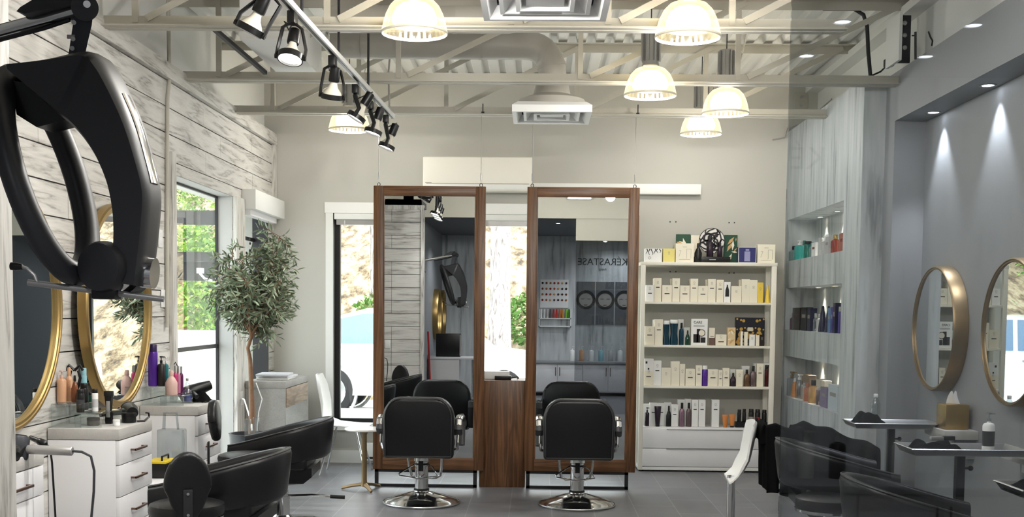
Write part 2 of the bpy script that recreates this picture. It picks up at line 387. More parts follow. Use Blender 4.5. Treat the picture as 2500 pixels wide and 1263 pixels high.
window(3, 'y', -2.66, O2[0], O2[1], OZ0, OZ1, -1, bars=(2.12,), mull=(), fr=.02, dp=.02)
struct('trim_6', B().box(-2.675, -2.535, O2[1]-.03, O2[1]-.004, OZ0, OZ1), 'dark steel')
b = B(); b.box(-2.95, -2.62, 3.3, YB+.2, 2.45, PT+.1); b.box(-2.95, -2.7, 3.3, O1[0]-.02, -.1, 2.5)
struct('wall_left_outer', b, 'paint white')
# partition of cross planks beside the camera, its end post is the strip at the left edge
b = B(); z = 0
while z < 2.8:
    for x0, x1 in ((-2.53, -2.0), (-2.0, -1.585)) if int(z*10) % 3 else ((-2.53, -1.585),): b.box(x0+.002, x1-.002, 3.40, 3.425, z+.003, min(z+pitch_, 2.85)-.003)
    z += pitch_
b.mat(1).box(-2.53, -1.60, 3.33, 3.41, 0, 2.84)
struct('wall_partition', b, ['whitewashed cross planks', 'dark steel'])
b = B(); b.box(-1.60, -1.555, 3.32, 3.44, 0, 2.87); b.box(-2.53, -1.555, 3.32, 3.445, 2.84, 2.9)
struct('trim_5', b, 'whitewashed upright')
# right side: niche panel
NY0, NY1 = 9.07, 11.08
NZ = ((1.975, 2.36), (1.335, 1.725), (.713, 1.09))
b = B(); zs = [0, NZ[2][0], NZ[2][1], NZ[1][0], NZ[1][1], NZ[0][0], NZ[0][1], 3.19]
b.box(XN, XN+.42, YP, NY0, 0, 3.19); b.box(XN, XN+.42, NY1, YB, 0, 3.19); b.box(XN+.26, XN+.42, NY0, NY1, 0, 3.19)
for i in (0, 2, 4, 6): b.box(XN, XN+.26, NY0, NY1, zs[i], zs[i+1])
struct('wall_right_niches', b, 'streaked concrete')
b = B(); b.box(XW, 2.95, 2.0, YRC, 2.85, 3.19); b.box(XW, 2.95, YRC, YP, 0, 3.19); b.box(XR, 2.95, -1.6, YRC, 0, 2.85)
struct('wall_right', b, 'paint grey')
b = B(); b.box(2.62, 2.95, 2.6, YB, 3.17, ZC+.06); b.box(2.50, 2.62, 2.6, YB, 3.56, 3.62)
struct('wall_right_upper', b, 'paint white')
# room behind the camera
b = B(); b.box(-1.82, -1.70, -1.4, 3.33, 0, 2.85); struct('wall_left_rear', b, 'paint grey')
b = B(); b.box(-2.6, 3.0, -1.52, -1.4, 0, 3.0); struct('wall_rear', b, 'streaked concrete')
b = B(); b.box(-1.82, 3.0, -1.52, 2.62, 2.8, 2.9); b.box(-2.7, -1.6, -1.5, 3.44, 2.9, 2.98); struct('ceiling_rear', b, 'paint dark grey')
b = B(); b.box(-1.82, 3.0, 2.56, 2.66, 2.8, ZC+.1); b.box(-2.75, -1.6, 3.34, 3.44, 2.9, ZC+.1); b.box(-1.84, -1.7, 2.56, 3.44, 2.85, ZC+.1); b.box(.54, 3.0, 2.57, 2.63, 2.49, 2.8)
struct('wall_bulkhead', b, 'paint cream')
struct('glass_partition', B().box(.545, 2.72, 2.595, 2.605, .0, 2.49), 'smoked glass')

# ================================================================== ROOF STEEL, DUCTS
def joist(Y, z0, zt, xa, xb, bases, panel, label):
    t = thing('roof_joist', label, 'joist', (0, Y, z0), 0, None)
    b = B(); b.box(xa, xb, -.006, .006, .0, .068); b.box(xa, xb, -.065, .065, 0, .008); b.box(xa, xb, -.008, .008, -.004, .002); b.build('bottom_chord', 'steel paint', t)
    h = zt-z0; b = B(); b.box(xa-.1, 2.6, -.006, .006, h-.065, h); b.box(xa-.1, 2.6, -.06, .06, h-.008, h); b.build('top_chord', 'steel paint', t)
    for x in bases:
        if x-.07 > xa: B().box(x-.085, x-.05, -.012, .012, .03, h-.02).build('vertical', 'steel paint', t)
        d = Vector((panel*.98, 0, h-.07)); e = min(1, (2.5-x)/d.x)
        b = B(); p, q = Vector((x, 0, .05)), Vector((x, 0, .05))+d*e; n = Vector((-d.z, 0, d.x)).normalized()*.02
        for yy0, yy1, k in ((-.02, -.014, 1), (-.014, .022, .0)):
            b.ring([[p+n+Vector((0, yy0, 0)), p+n+Vector((0, yy1, 0)), p-n*k+Vector((0, yy1, 0)), p-n*k+Vector((0, yy0, 0))], [q+n+Vector((0, yy0, 0)), q+n+Vector((0, yy1, 0)), q-n*k+Vector((0, yy1, 0)), q-n*k+Vector((0, yy0, 0))]])
        b.build('diagonal', 'steel paint', t)
    return t
zj = 3.085
joist(9.7, zj, 3.665, -2.55, 2.5, [-2.13, -1.42, -.70, .37, 1.42], 1.06, 'pale steel roof joist nearest the back wall, mirrors hang from it')
joist(8.32, zj, 3.665, -2.6, 2.5, [-2.2, -.93, .35, 1.45], 1.1, 'pale steel roof joist in the middle, passing in front of the bent duct')
joist(6.75, zj, 3.665, -2.5, 1.72, [-2.25, -1.15, -.1, .45, 1.15], 1.0, 'pale steel roof joist nearest the front, just behind the big air diffuser')
joist(5.2, zj, 3.665, -2.5, 1.9, [-2.1, -1.05, 0, 1.05], 1.05, 'pale steel roof joist above the front of the room')
# dark cross bracing at left
t = thing('cross_brace', 'dark mottled steel brace slanting between the left ends of two joists', 'brace', (-1.95, 9.0, 3.1))
b = B(); p, q = aY(508, 58, 7.3), aY(648, 178, 8.2)
b.tube([p, q], .018, 4); b.build('bar', 'dark steel', t, w=True)
# ducts
def duct(name, label, path, r, bands=()):
    t = thing(name, label, 'duct', path[0]); b = B(); b.tube(path, r, 28); b.build('pipe', 'duct paint', t, w=True)
    for p, d in bands:
        p = Vector(p); d = Vector(d)*.012; B().cyl(p-d, p+d, r*1.03, n=28).build('seam_band', 'duct paint', t, w=True)
    return t
def arc(c, u, v, r, a0, a1, n=7): return [Vector(c)+Vector(u)*r*math.cos(a0+(a1-a0)*i/(n-1))+Vector(v)*r*math.sin(a0+(a1-a0)*i/(n-1)) for i in range(n)]
dz = 3.465
# main duct along x behind the middle joist, elbow down to the rear diffuser
ex = .09
path = [Vector((-1.56, 8.85, dz)), Vector((-1.0, 8.85, dz))]+arc((ex-.19, 8.85, dz-.19), (0, 0, 1), (1, 0, 0), .19, 0, PI/2, 8)+[Vector((ex, 8.85, 3.19))]
duct('round_duct', 'pale round duct with a segmented elbow turning down to the small diffuser', path, .105, [((-1.35, 8.85, dz), (1, 0, 0)), ((-.45, 8.85, dz), (1, 0, 0)), ((ex-.06, 8.85, dz-.055), (1, 0, -.55)), ((ex-.005, 8.85, dz-.15), (.2, 0, -1))])
duct('round_duct', 'second pale round duct lying higher behind the front joist', [Vector((-1.35, 7.55, 3.335)), Vector((-.2, 7.55, 3.335)), Vector((-.02, 7.57, 3.38)), Vector((.1, 7.62, 3.47)), Vector((.14, 7.64, 3.6))], .085, [((-.55, 7.55, 3.335), (1, 0, 0)), ((-.16, 7.55, 3.345), (1, 0, .1))])
# white sloping trunk box at left, between joists
t = thing('trunk_duct', 'white rectangular trunk duct slanting above the left planks', 'duct', (-1.6, 8.3, 3.2))
A = [aY(585, 95, 7.6), aY(700, 95, 7.6), aY(785, 190, 8.7), aY(690, 190, 8.7)]
b = B(); b.ring([[a for a in A], [a+Vector((0, 0, .3)) for a in A]]); b.build('casing', 'deck white', t, w=True)
def diffuser(x, y, z, w, label):
    t = thing('air_diffuser', label, 'diffuser', (x, y, z), 0, None)
    def fr(a, b_, za, zb):
        q = B(); o = [(-a, -a, za), (a, -a, za), (a, a, za), (-a, a, za)]; i = [(-b_, -b_, zb), (b_, -b_, zb), (b_, b_, zb), (-b_, b_, zb)]
        i2 = [(-b_+.012, -b_+.012, zb+.006), (b_-.012, -b_+.012, zb+.006), (b_-.012, b_-.012, zb+.006), (-b_+.012, b_-.012, zb+.006)]
        o2 = [(k*1., l*1., za+.012) for k, l, _ in o]
        q.ring([o2, o, i, i2], caps=False); return q
    h = w/2
    b = B(); o = [(-h, -h), (h, -h), (h, h), (-h, h)]; i = [(-h+.03, -h+.03), (h-.03, -h+.03), (h-.03, h-.03), (-h+.03, h-.03)]
    b.ring([[(a, c, .05) for a, c in o], [(a, c, 0) for a, c in o], [(a, c, 0) for a, c in i], [(a*.86, c*.86, .06) for a, c in i], [(a*.86, c*.86, .08) for a, c in o], [(a, c, .05) for a, c in o]], caps=False); b.build('frame', 'white plastic', t)
    for k, zz in ((.72, .01), (.46, .004)):
        b = B(); a = h*k; b.ring([[(x_*(a), y_*(a), zz) for x_, y_ in ((-1, -1), (1, -1), (1, 1), (-1, 1))], [(x_*(a-.02), y_*(a-.02), zz) for x_, y_ in ((-1, -1), (1, -1), (1, 1), (-1, 1))], [(x_*(a*.72), y_*(a*.72), zz+.055) for x_, y_ in ((-1, -1), (1, -1), (1, 1), (-1, 1))], [(x_*(a*.74), y_*(a*.74), zz+.065) for x_, y_ in ((-1, -1), (1, -1), (1, 1), (-1, 1))], [(x_*(a), y_*(a), zz) for x_, y_ in ((-1, -1), (1, -1), (1, 1), (-1, 1))]], caps=False); b.build('cone', 'white plastic', t)
    B().box(-h*.3, h*.3, -h*.3, h*.3, .02, .026).build('centre_plate', 'white plastic', t)
    B().box(-h*.85, h*.85, -h*.85, h*.85, .075, .08).build('throat', 'black plastic', t)
    b = B(); b.lathe([(h*.9, .08), (h*.85, .13), (.14, .17), (.12, .26)], n=24); b.build('plenum', 'duct paint', t)
    return t
p = aZ(1335, 288, 2.93); diffuser(.09, 8.85, 2.93, .58, 'small square white air diffuser below the bent duct')
p = aZ(1330, 53, 2.92); diffuser(p.x, p.y-.31, 2.92, .60, 'large square white air diffuser cut by the top of the photo')

# ================================================================== PENDANTS, TRACK
SH = [(.175, 0), (.177, .012), (.172, .03), (.166, .06), (.154, .10), (.132, .145), (.1, .178), (.055, .195), (.05, .197)]
def pendant(px, py, Y, label, stem=.26, pw=9.5):
    p = aY(px, py, Y); t = thing('pendant_lamp', label, 'pendant lamp', p, 0, None)
    b = B(); b.lathe(SH, n=72, caps=False, rib=.012); b.build('shade', 'prismatic shade', t, recalc=False, ang=10)
    b = B(); b.lathe([(.176, -.004), (.181, 0), (.181, .008), (.174, .012)], n=48, caps=False); b.build('rim', 'bulb white', t)
    b = B(); b.lathe([(.055, .19), (.06, .2), (.055, .22), (.055, .22+stem)], n=20); b.mat(0)
    for i in range(10):
        a = 2*PI*i/10; b.box(.05, .068, -.002, .002, .23, .21+stem, mx=Matrix.Rotation(a, 4, 'Z'))
    b.build('ballast_housing', 'brushed steel', t)
    b = B(); b.lathe([(.0001, .02), (.06, .022), (.11, .035), (.124, .06), (.122, .09), (.105, .13), (.075, .158), (.03, .172), (.0001, .174)], n=32, caps=False); b.build('bulb', 'pendant bulb', t)
    zt = ZC+.02-p.z; b = B(); b.cyl((0, 0, .22+stem), (0, 0, max(zt, .3+stem)), .004, n=6); b.build('hanger', 'dark steel', t)
    b = B(); b.tube([(.03, 0, .2+stem), (.09, 0, .24+stem), (.12, 0, .2+stem*.6+.1), (.1, 0, .12+stem), (.16, .02, .36+stem)], .006, 6); b.build('power_cord', 'bulb white', t)
    lamp('POINT', (0, 0, -.06), pw, (1, .98, .945), .06, parent=t, name='pendant_light')
    return t
pendant(1012, 82, 6.42, 'glowing ribbed bell pendant lamp at top left centre, beside the large diffuser', .2)
pendant(1679, 92, 6.5, 'largest glowing ribbed bell pendant lamp, at the top right')
pendant(1587, 234, 8.12, 'glowing ribbed bell pendant lamp on a fat grey stem, over the white shelf')
pendant(1771, 278, 9.1, 'glowing ribbed bell pendant lamp nearest the smoked glass edge')
pendant(1711, 328, 10.25, 'farthest glowing bell pendant lamp at right, its top hidden by the joist')
pendant(853, 318, 10.2, 'glowing bell pendant lamp at left behind the track spotlights')
pendant(1150, -110, 4.9, 'left one of two unseen pendant lamps added as fill nearest the viewer', .26, 50); pendant(1850, -110, 4.9, 'right one of two unseen pendant lamps added as fill nearest the viewer', .26, 50)  # both added overhead, out of view, to brighten the room with soft fill
zt = 3.0
P0, P1 = aZ(672, -20, zt), aZ(958, 289, zt)
t = thing('light_track', 'long white track rail with dark rods carrying six spotlights', 'track', (P0+P1)/2)
td = (P1-P0).normalized(); tn = Vector((td.y, -td.x, 0))
def obox(b, p, q, wid, z0, z1):
    d = (q-p).normalized(); n = Vector((d.y, -d.x, 0))*wid
    return b.ring([[c+n+Vector((0, 0, z0)), c-n+Vector((0, 0, z0)), c-n+Vector((0, 0, z1)), c+n+Vector((0, 0, z1))] for c in (p, q)])
P00 = P0-td*2.3
obox(B(), P00, P1, .02, 0, .03).build('rail', 'white plastic', t, w=True)
b = B(); obox(b, P00, P1, .008, -.003, .001); b.build('slot', 'black plastic', t, w=True)
for px, py in ((737, 40), (827, 140), (899, 215), (672, -30)):
    p = aZ(px, py, zt+.03); B().cyl(p, (p.x, p.y, 3.62), .008, n=8).build('rod', 'dark steel', t, w=True)
p = aZ(951, 262, zt+.03); B().tube([p, p+Vector((-.01, 0, .25)), p+Vector((.02, 0, .6))], .008, 6).build('feed_cable', 'silver plastic', t, w=True)
def spot(att, s0, s1, label, ty=-.25, yk=0, lit=1):
    """att = rail pixel, s0/s1 = pixels of the socket top and of the front ring centre"""
    if isinstance(att, float): A = P0+td*((att-P0.y)/td.y); A.z = zt; P, Q = A+Vector(s0), A+Vector(s1)
    else: A = aZ(att[0], att[1], zt); P, Q = aY(s0[0], s0[1], A.y), aY(s1[0], s1[1], A.y)
    ax = (Q-P).normalized()+Vector((0, ty, 0)); ax.normalize()
    t = thing('track_spotlight', label, 'spotlight', A)
    B().box(-.02, .02, -.045, .045, -.06, .0, .004).build('adapter', 'black plastic', t)
    c = Q; L_ = (Q-P).length
    a = ax.orthogonal().normalized(); hz = Vector((0, 1, 0)).cross(ax).normalized() if yk == 0 else Vector((0, 1, 0))
    hz = (hz-ax*hz.dot(ax)).normalized()
    top = A+Vector((0, 0, -.06)); r = .066
    pts = [c+hz*r*1.1, c+hz*r*1.1-ax*.05, top+hz*r*.75+Vector((0, 0, -.02)), top+hz*r*.3, top-hz*r*.3, top-hz*r*.75+Vector((0, 0, -.02)), c-hz*r*1.1-ax*.05, c-hz*r*1.1]
    B().tube(pts, (.014, .009), 6, flat=ax.cross(hz)).build('yoke', 'black plastic', t, w=True)
    for s_ in (-1, 1): B().cyl(c+hz*r*1.02*s_, c+hz*r*1.22*s_, .013, n=10).build('pivot_knob', 'black plastic', t, w=True)
    bb = B().lathe([(.022, -L_), (.03, -L_+.005), (.032, -L_*.55), (.03, -L_*.5)], c, 20, ax); bb.build('socket', 'black plastic', t, w=True)
    b = B().lathe([(.02, -L_*.5), (.024, -L_*.4), (.03, -L_*.3), (.05, -.028), (.06, -.008)], c, 24, ax, caps=False); b.build('bulb', 'bulb white', t, w=True)
    b = B().lathe([(.061, -.015), (.066, -.015), (.066, .016), (.06, .016), (.06, -.012)], c, 28, ax, caps=False); b.build('ring', 'black plastic', t, w=True)
    b = B().lathe([(.001, .006), (.03, .006), (.0585, .004)], c, 28, ax, caps=False); b.build('lens', 'lamp face', t, w=True)
    q = ax.to_track_quat('-Z', 'Y'); l = lamp('SPOT', Q+ax*.03-A, 22, (1, .985, .96), .05, q.to_euler(), 80, .7, t, 'spot_light')
    B().tube([P-ax*.0+hz*.02, P+hz*.05-ax*.02, top+hz*.02-Vector((0, 0, .03)), top], .004, 6).build('lead', 'black plastic', t, w=True)
    return t
spot((662, -40), (650, -8), (610, 72), 'track spotlight nearest the camera, cut by the top of the photo', .05)
spot((714, 30), (716, 62), (709, 140), 'lit track spotlight with its bright face turned toward the viewer', -.35)
spot((812, 138), (822, 165), (811, 236), 'track spotlight in a wide wire yoke aimed away to the back', .25)
spot((868, 208), (905, 226), (870, 286), 'track spotlight tilted to the left in front of the far left pendant', -.1, 1)
spot((905, 248), (930, 262), (911, 322), 'small track spotlight next to last on the rail', -.1, 1)
spot((942, 282), (966, 302), (944, 358), 'farthest track spotlight hanging at the end of the rail', -.1, 1)
for y_, l_ in ((4.4, 'first'), (4.0, 'second'), (3.6, 'third')): spot(y_, (.03, 0, -.14), (-.02, .0, -.29), l_+' track spotlight on the rail end above the viewer, seen in the left mirror', .2, 1)
# ================================================================== LEFT WALL STATIONS
def round_mirror(cx, cy, cz, R, nx, depth, fw_, mat, label, group=None, glass='mirror glass', gd=.55):
    """wall mirror with normal along +-x"""
    t = thing('round_mirror', label, 'mirror', (cx, cy, cz), 0, group)
    b = B(); d = depth*nx
    b.lathe([(R-.004, 0), (R, 0), (R, depth*.85), (R-.008, depth), (R-fw_*.45, depth*1.0), (R-fw_*.55, depth*.93), (R-fw_*.85, depth*.93), (R-fw_, depth*.8), (R-fw_, depth*.3), (R-.004, 0)], n=72, axis=(nx, 0, 0), caps=False)
    b.build('frame', mat, t)
    B().lathe([(.001, depth*gd), (R-fw_*.9, depth*gd)], n=72, axis=(nx, 0, 0), caps=False).build('mirror_glass', glass, t)
    B().lathe([(R*.96, 0.001), (R*.96, depth*.4)], n=48, axis=(nx, 0, 0)).build('backing', 'dark steel', t)
    return t
round_mirror(XL+.026, 6.86, 1.49, .60, 1, .055, .045, 'brass', 'large round brass mirror on planks over the middle white drawer cabinet').rotation_euler = (0, 0, math.radians(2))
round_mirror(XL+.004, 5.45, 1.49, .60, 1, .055, .045, 'brass', 'large round brass mirror cut by the left edge of the photo')
def station(y0, label):
    t = thing('drawer_cabinet', label, 'cabinet', (-2.34, y0+.26, 0), 0, None); x0, x1, y1 = XL+.006, -2.152, y0+.515
    B().box(x0, x1-.02, y0, y1, .08, .80, .002).build('body', 'cabinet white', t, w=True)
    B().box(x0, x1+.002, y0-.002, y1+.002, .802, .86, .003).build('worktop', 'grey laminate', t, w=True)
    B().box(x0+.02, x1-.05, y0+.02, y1-.02, 0, .082).build('plinth', 'dark steel', t, w=True)
    zz = [.798, .668, .50, .332, .09]
    for za, zb in zip(zz, zz[1:]):
        d = B().box(x1-.02, x1, y0+.002, y1-.002, zb+.004, za-.001, .0015).build('drawer', 'cabinet white', t, w=True)
        h = B(); hz = (za+zb)/2-.0; ya, yb = (y0+y1)/2-.09, (y0+y1)/2+.09
        h.box(x1+.022, x1+.032, ya, yb, hz-.006, hz+.006, .002); h.box(x1, x1+.03, ya, ya+.01, hz-.005, hz+.005); h.box(x1, x1+.03, yb-.01, yb, hz-.005, hz+.005)
        h.build('handle', 'bronze', d, w=True)
    return t
station(4.515, 'white drawer cabinet cut by the left edge, grey hair dryer on it')
station(5.955, 'white drawer cabinet with clear risers and black hair dryer on top')
station(7.36, 'white drawer cabinet with purple bottle on top, farthest on left wall')
# low ledge with toolbox between the second and third cabinets
t = thing('low_shelf', 'low white ledge between two drawer cabinets, under the toolbox', 'shelf', (-2.34, 6.9, 0))
B().box(XL+.006, -2.152, 6.48, 7.35, .44, .48, .003).build('board', 'cabinet white', t, w=True); B().box(XL+.01, -2.2, 6.5, 7.33, 0, .44).build('front_panel', 'whitewashed planks', t, w=True)

def at_px(x0, x1, ytop, ybase, z):
    """centre, radius and height of something standing on height z whose outline covers these pixels"""
    c = aZ((x0+x1)/2, ybase, z); P = (aY(x1, ybase, c.y)-aY(x0, ybase, c.y)).length; h = aY((x0+x1)/2, ytop, c.y).z-z
    return c, P/2, h
def col(name, rgb, rough=.35, **k): return M(name, rgb, rough, **k).name
BOT = {   # profiles as fractions of (radius, height): body, then cap
 'can': ([(.0, 0), (.94, 0), (1, .015), (1, .78), (.9, .82), (.0, .82)], [(.86, .80), (.88, .82), (.88, .98), (.8, 1), (0, 1)]),
 'bottle': ([(0, 0), (.95, 0), (1, .02), (1, .62), (.85, .70), (.45, .745), (.42, .78), (0, .78)], [(.48, .76), (.5, .78), (.5, .98), (.45, 1), (0, 1)]),
 'pump': ([(0, 0), (.95, 0), (1, .02), (1, .68), (.8, .73), (.35, .75), (.3, .78), (0, .78)], [(.36, .77), (.36, .86), (.14, .865), (.14, .95), (.42, .955), (.42, 1), (0, 1)]),
 'shoulder': ([(0, 0), (.95, 0), (1, .02), (1, .5), (.6, .68), (.35, .76), (.32, .8), (0, .8)], [(.36, .78), (.38, .8), (.34, .97), (.25, 1), (0, 1)]),
 'cone': ([(0, 0), (1, 0), (1, .03), (.55, .7), (.4, .8), (0, .8)], [(.38, .8), (.3, .98), (.1, 1), (0, 1)]),
 'water': ([(0, 0), (.85, 0), (1, .03), (1, .2), (.92, .24), (1, .28), (1, .5), (.9, .55), (1, .6), (.95, .7), (.5, .84), (.36, .88), (.34, .9), (0, .9)], [(.4, .89), (.42, .9), (.42, .99), (.38, 1), (0, 1)]),
 'jar': ([(0, 0), (.92, 0), (1, .05), (1, .62), (.95, .66), (0, .66)], [(1.02, .66), (1.02, .97), (.97, 1), (0, 1)]),
 'hourglass': ([(0, 0), (.9, 0), (1, .03), (.98, .2), (.78, .45), (.92, .72), (1, .85), (0, .85)], [(.95, .85), (1, .87), (1, .98), (.95, 1), (0, 1)]),
}
def bottle(kind, c, r, h, body, cap, label, group=None, name='bottle', band=None, sq=None):
    t = thing(name, label, name.replace('_', ' ').split()[-1] if name not in ('spray_can', 'hair_product') else 'bottle', c, 0, group)
    pb, pc = BOT[kind]
    b = B().lathe([(r*a, h*z) for a, z in pb], n=20)
    o = b.build('body', body, t)
    B().lathe([(r*a, h*z) for a, z in pc], n=16).build('cap', cap, t)
    if kind == 'pump': B().box(-.0, r*1.0, -r*.13, r*.13, h*.955, h*.99).build('nozzle', cap, t)
    if band: B().lathe([(r*1.01, h*.18), (r*1.01, h*.55)], n=20, caps=False).build('label_band', band, t)
    return t
def px_bottle(kind, x0, x1, yt, yb, z, body, cap, label, **k):
    c, r, h = at_px(x0, x1, yt, yb, z); return bottle(kind, c, r, h, body, cap, label, **k)
peach = col('peach bottle', (212, 164, 128)); tan = col('amber bottle', (120, 70, 42), .2); purple = col('purple can', (94, 52, 158), .25, metal=.3); teal = col('teal bottle', (38, 112, 116), .2)
lblue = col('pale blue plastic', (150, 198, 208)); blk = 'black plastic'; pink = col('pink peach plastic', (216, 180, 170), .4); mag = col('magenta tube', (186, 60, 110), .25); blue = col('blue liquid', (48, 62, 170), .15); dgrn = col('dark green bottle', (22, 62, 46), .15)
def riser(name, label, tiers):
    """clear shelf: every tier is (x0,x1,y0,y1,z)"""
    xs = [q for t_ in tiers for q in t_[:2]]; ys = [q for t_ in tiers for q in t_[2:4]]
    t = thing(name, label, 'riser', ((min(xs)+max(xs))/2, (min(ys)+max(ys))/2, .861))
    for x0, x1, y0, y1, z in tiers:
        b = B(); b.box(x0, x1, y0, y1, z-.006, z, .001); b.box(x0, x1, y0, y0+.006, .862, z-.006); b.box(x0, x1, y1-.006, y1, .862, z-.006); b.build('tier', 'acrylic', t, w=True)
    return t
riser('acrylic_riser', 'clear acrylic stepped riser on middle cabinet holding peach and black bottles', [(-2.515, -2.36, 5.98, 6.18, .985), (-2.40, -2.26, 6.0, 6.40, .935)])
def stand_at(kind, x0, x1, yt, y_m, z, px_off, body, cap, label, **k):
    """like px_bottle but with the depth given"""
    A, Bp = aY(x0, 700, y_m), aY(x1, 700, y_m); zt = aY((x0+x1)/2, yt, y_m).z
    return bottle(kind, ((A.x+Bp.x)/2, y_m, z), (Bp.x-A.x)/2, zt-z, body, cap, label, **k)
U, L_ = .986, .936
stand_at('pump', 136, 158, 905, 6.08, U, 0, peach, pink, 'peach pump bottle on clear riser, nearest the round brass mirror edge')
stand_at('bottle', 157, 174, 898, 6.14, U, 0, peach, peach, 'slim peach bottle behind the hair claw on the clear riser')
stand_at('shoulder', 171, 188, 917, 6.10, U, 0, tan, blk, 'amber dropper bottle with dark cap on the clear riser')
stand_at('can', 183, 202, 951, 6.06, L_, 0, blk, blk, 'short matte black can in front on the lower riser step', band=col('print grey', (60, 60, 62)))
stand_at('can', 192, 212, 936, 6.2, L_, 0, blk, blk, 'taller black can behind the short black can on the riser')
stand_at('can', 193, 209, 899, 6.27, L_, 0, lblue, lblue, 'pale blue can standing behind black cans on the riser')
stand_at('can', 211, 222, 958, 6.3, L_, 0, dgrn, blk, 'thin dark green bottle half hidden beside the white spray can')
stand_at('can', 221, 236, 950, 6.12, L_, 0, 'carton white', blk, 'white spray can with dark cap on the lower riser step', band=col('print pale grey', (190, 190, 190)))
px_bottle('jar', 213, 243, 1020, 1039, .861, col('brown jar', (74, 66, 58), .3), blk, 'low brown jar under the riser on middle cabinet', name='jar')
px_bottle('jar', 276, 293, 1025, 1040, .861, 'white plastic', 'white plastic', 'tiny white tub beside the black hair dryer', name='jar')
# hair claw on the riser
t = thing('hair_claw', 'black hair claw clip perched on peach bottles on the riser', 'hair clip', aY(182, 905, 6.22))
t.location.z = U+.06
b = B()
for s in (-1, 1):
    b.tube([(-.02*s, 0, .1), (-.03*s, 0, .06), (-.02*s, 0, .02), (0, 0, -.06)], (.008, .012), 6)
    b.tube([(0, 0, .1), (.03*s, .0, .13), (.045*s, 0, .10)], .008, 6)
b.build('jaw', blk, t)
# hair clipper
c, r, h = at_px(257, 276, 955, 1035, .861)
t = thing('hair_clipper', 'black and grey hair clipper standing upright on the middle cabinet', 'clipper', c)
B().ring([[(r*k*a, r*k*d*.8, z) for a, d in ((-1, -1), (1, -1), (1, 1), (-1, 1))] for k, z in ((.75, 0), (.85, h*.1), (.62, h*.45), (.85, h*.8), (.9, h*.86))]).build('body', blk, t)
B().box(-r*.5, r*.5, -r*.75, -r*.6, h*.2, h*.7, .002).build('grip_plate', 'silver plastic', t); B().box(-r*1.1, r*1.1, -r*.7, r*.7, h*.84, h, .004).build('blade_head', 'dark steel', t)
# black hair dryer lying on the middle cabinet
def hair_dryer(loc, rz, label, body, s=1.):
    t = thing('hair_dryer', label, 'hair dryer', loc, rz)
    B().lathe([(.0, -.09), (.03, -.09), (.042, -.07), (.045, 0), (.04, .06), (.034, .1), (.03, .12), (.0, .12)], (0, 0, .05), 24, (1, 0, 0)).build('barrel', body, t)
    B().lathe([(.046, -.095), (.046, -.075), (.04, -.07)], (0, 0, .05), 24, (1, 0, 0)).build('rear_grille', 'mesh grille', t)
    B().tube([(-.02, -.02, .045), (-.03, -.08, .04), (-.04, -.16, .03)], [(.02, .017), (.018, .015), (.016, .014)], 10).build('grip', body, t)
    return t
d = hair_dryer(aZ(318, 1026, .861), math.radians(150), 'black hair dryer lying on the middle white cabinet', 'black plastic'); d.location.z = .862; d.rotation_euler = (0, 0, math.radians(-65))
px_bottle('jar', 298, 332, 1008, 1032, .861, blk, blk, 'round black nozzle ring lying beside the black hair dryer', name='dryer_nozzle')
p0 = aZ(335, 1029, .866); p1 = aZ(352, 1028, .866); p2 = aZ(364, 1018, .88)
tag(B().tube([p0, p1, p2, p2+Vector((-.002, 0, .02)), p2+Vector((-.02, 0, .022))], (.006, .004), 6).build('cord', blk), 'black cord end curling at the corner of the middle cabinet', 'cord')
# third cabinet
riser('acrylic_riser', 'clear acrylic stepped riser on farthest cabinet under the purple bottle', [(-2.515, -2.36, 7.38, 7.6, .98), (-2.40, -2.25, 7.38, 7.58, .925)])
stand_at('can', 360, 383, 841, 7.48, .981, 0, purple, col('dark purple cap', (48, 32, 78)), 'tall purple bottle on the clear riser beside the plank window')
stand_at('pump', 383, 401, 870, 7.48, .981, 0, col('espresso bottle', (38, 32, 32)), blk, 'dark brown pump bottle beside the tall purple bottle')
stand_at('pump', 398, 410, 872, 7.54, .981, 0, teal, 'white plastic', 'thin teal pump bottle beside the dark brown pump bottle')
stand_at('shoulder', 402, 431, 905, 7.46, .926, 0, pink, pink, 'pink spray bottle with peach cap on the riser step')
for i, (x, cl) in enumerate(((426, 'magenta'), (434, 'clear pink'), (441, 'plum'))):
    m = mag if i == 0 else col('rose tube', (190, 120, 150), .25) if i == 1 else col('plum tube', (90, 40, 80), .25)
    stand_at('bottle', x-5, x+5, 893+i, 7.58+.03*i, .926, 0, m, 'silver plastic', ['magenta tube bottle with silver cap behind the pink spray bottle', 'rose tube bottle in the middle of three slim bottles', 'plum tube bottle nearest the window among three slim bottles'][i])
c, r, h = at_px(445, 469, 944, 984, .861)
t = bottle('water', c, r, h, 'clear plastic', 'silver plastic', 'small clear bottle of blue liquid on the farthest cabinet', None, 'bottle'); B().lathe([(0, .01), (r*.9, .01), (r*.9, h*.52), (0, h*.52)], n=18).build('liquid', blue, t)
stand_at('water', 448, 463, 924, 7.72, .861, 0, 'clear plastic', 'silver plastic', 'clear empty bottle against the window behind the blue one')
d = hair_dryer(aZ(493, 975, .861), 0, 'black hair dryer bundled on the farthest cabinet by the window', 'black plastic'); d.rotation_euler = (0, -.3, math.radians(35)); d.location = Vector((aZ(493, 975, .861).x+.01, 7.77, .885))
b = B(); c = Vector((-2.24, 7.74, .862))
b.surf(lambda u, v: c+Vector(((u-.5)*.12, (v-.5)*.16, .07*math.sin(PI*u)*math.sin(PI*v)+.012*noise.noise(Vector((u*6, v*6, 3)))+.004)), 16, 16)
tag(b.build('cloth', 'black cloth'), 'black cloth heap behind the bundled hair dryer by the window', 'cloth')
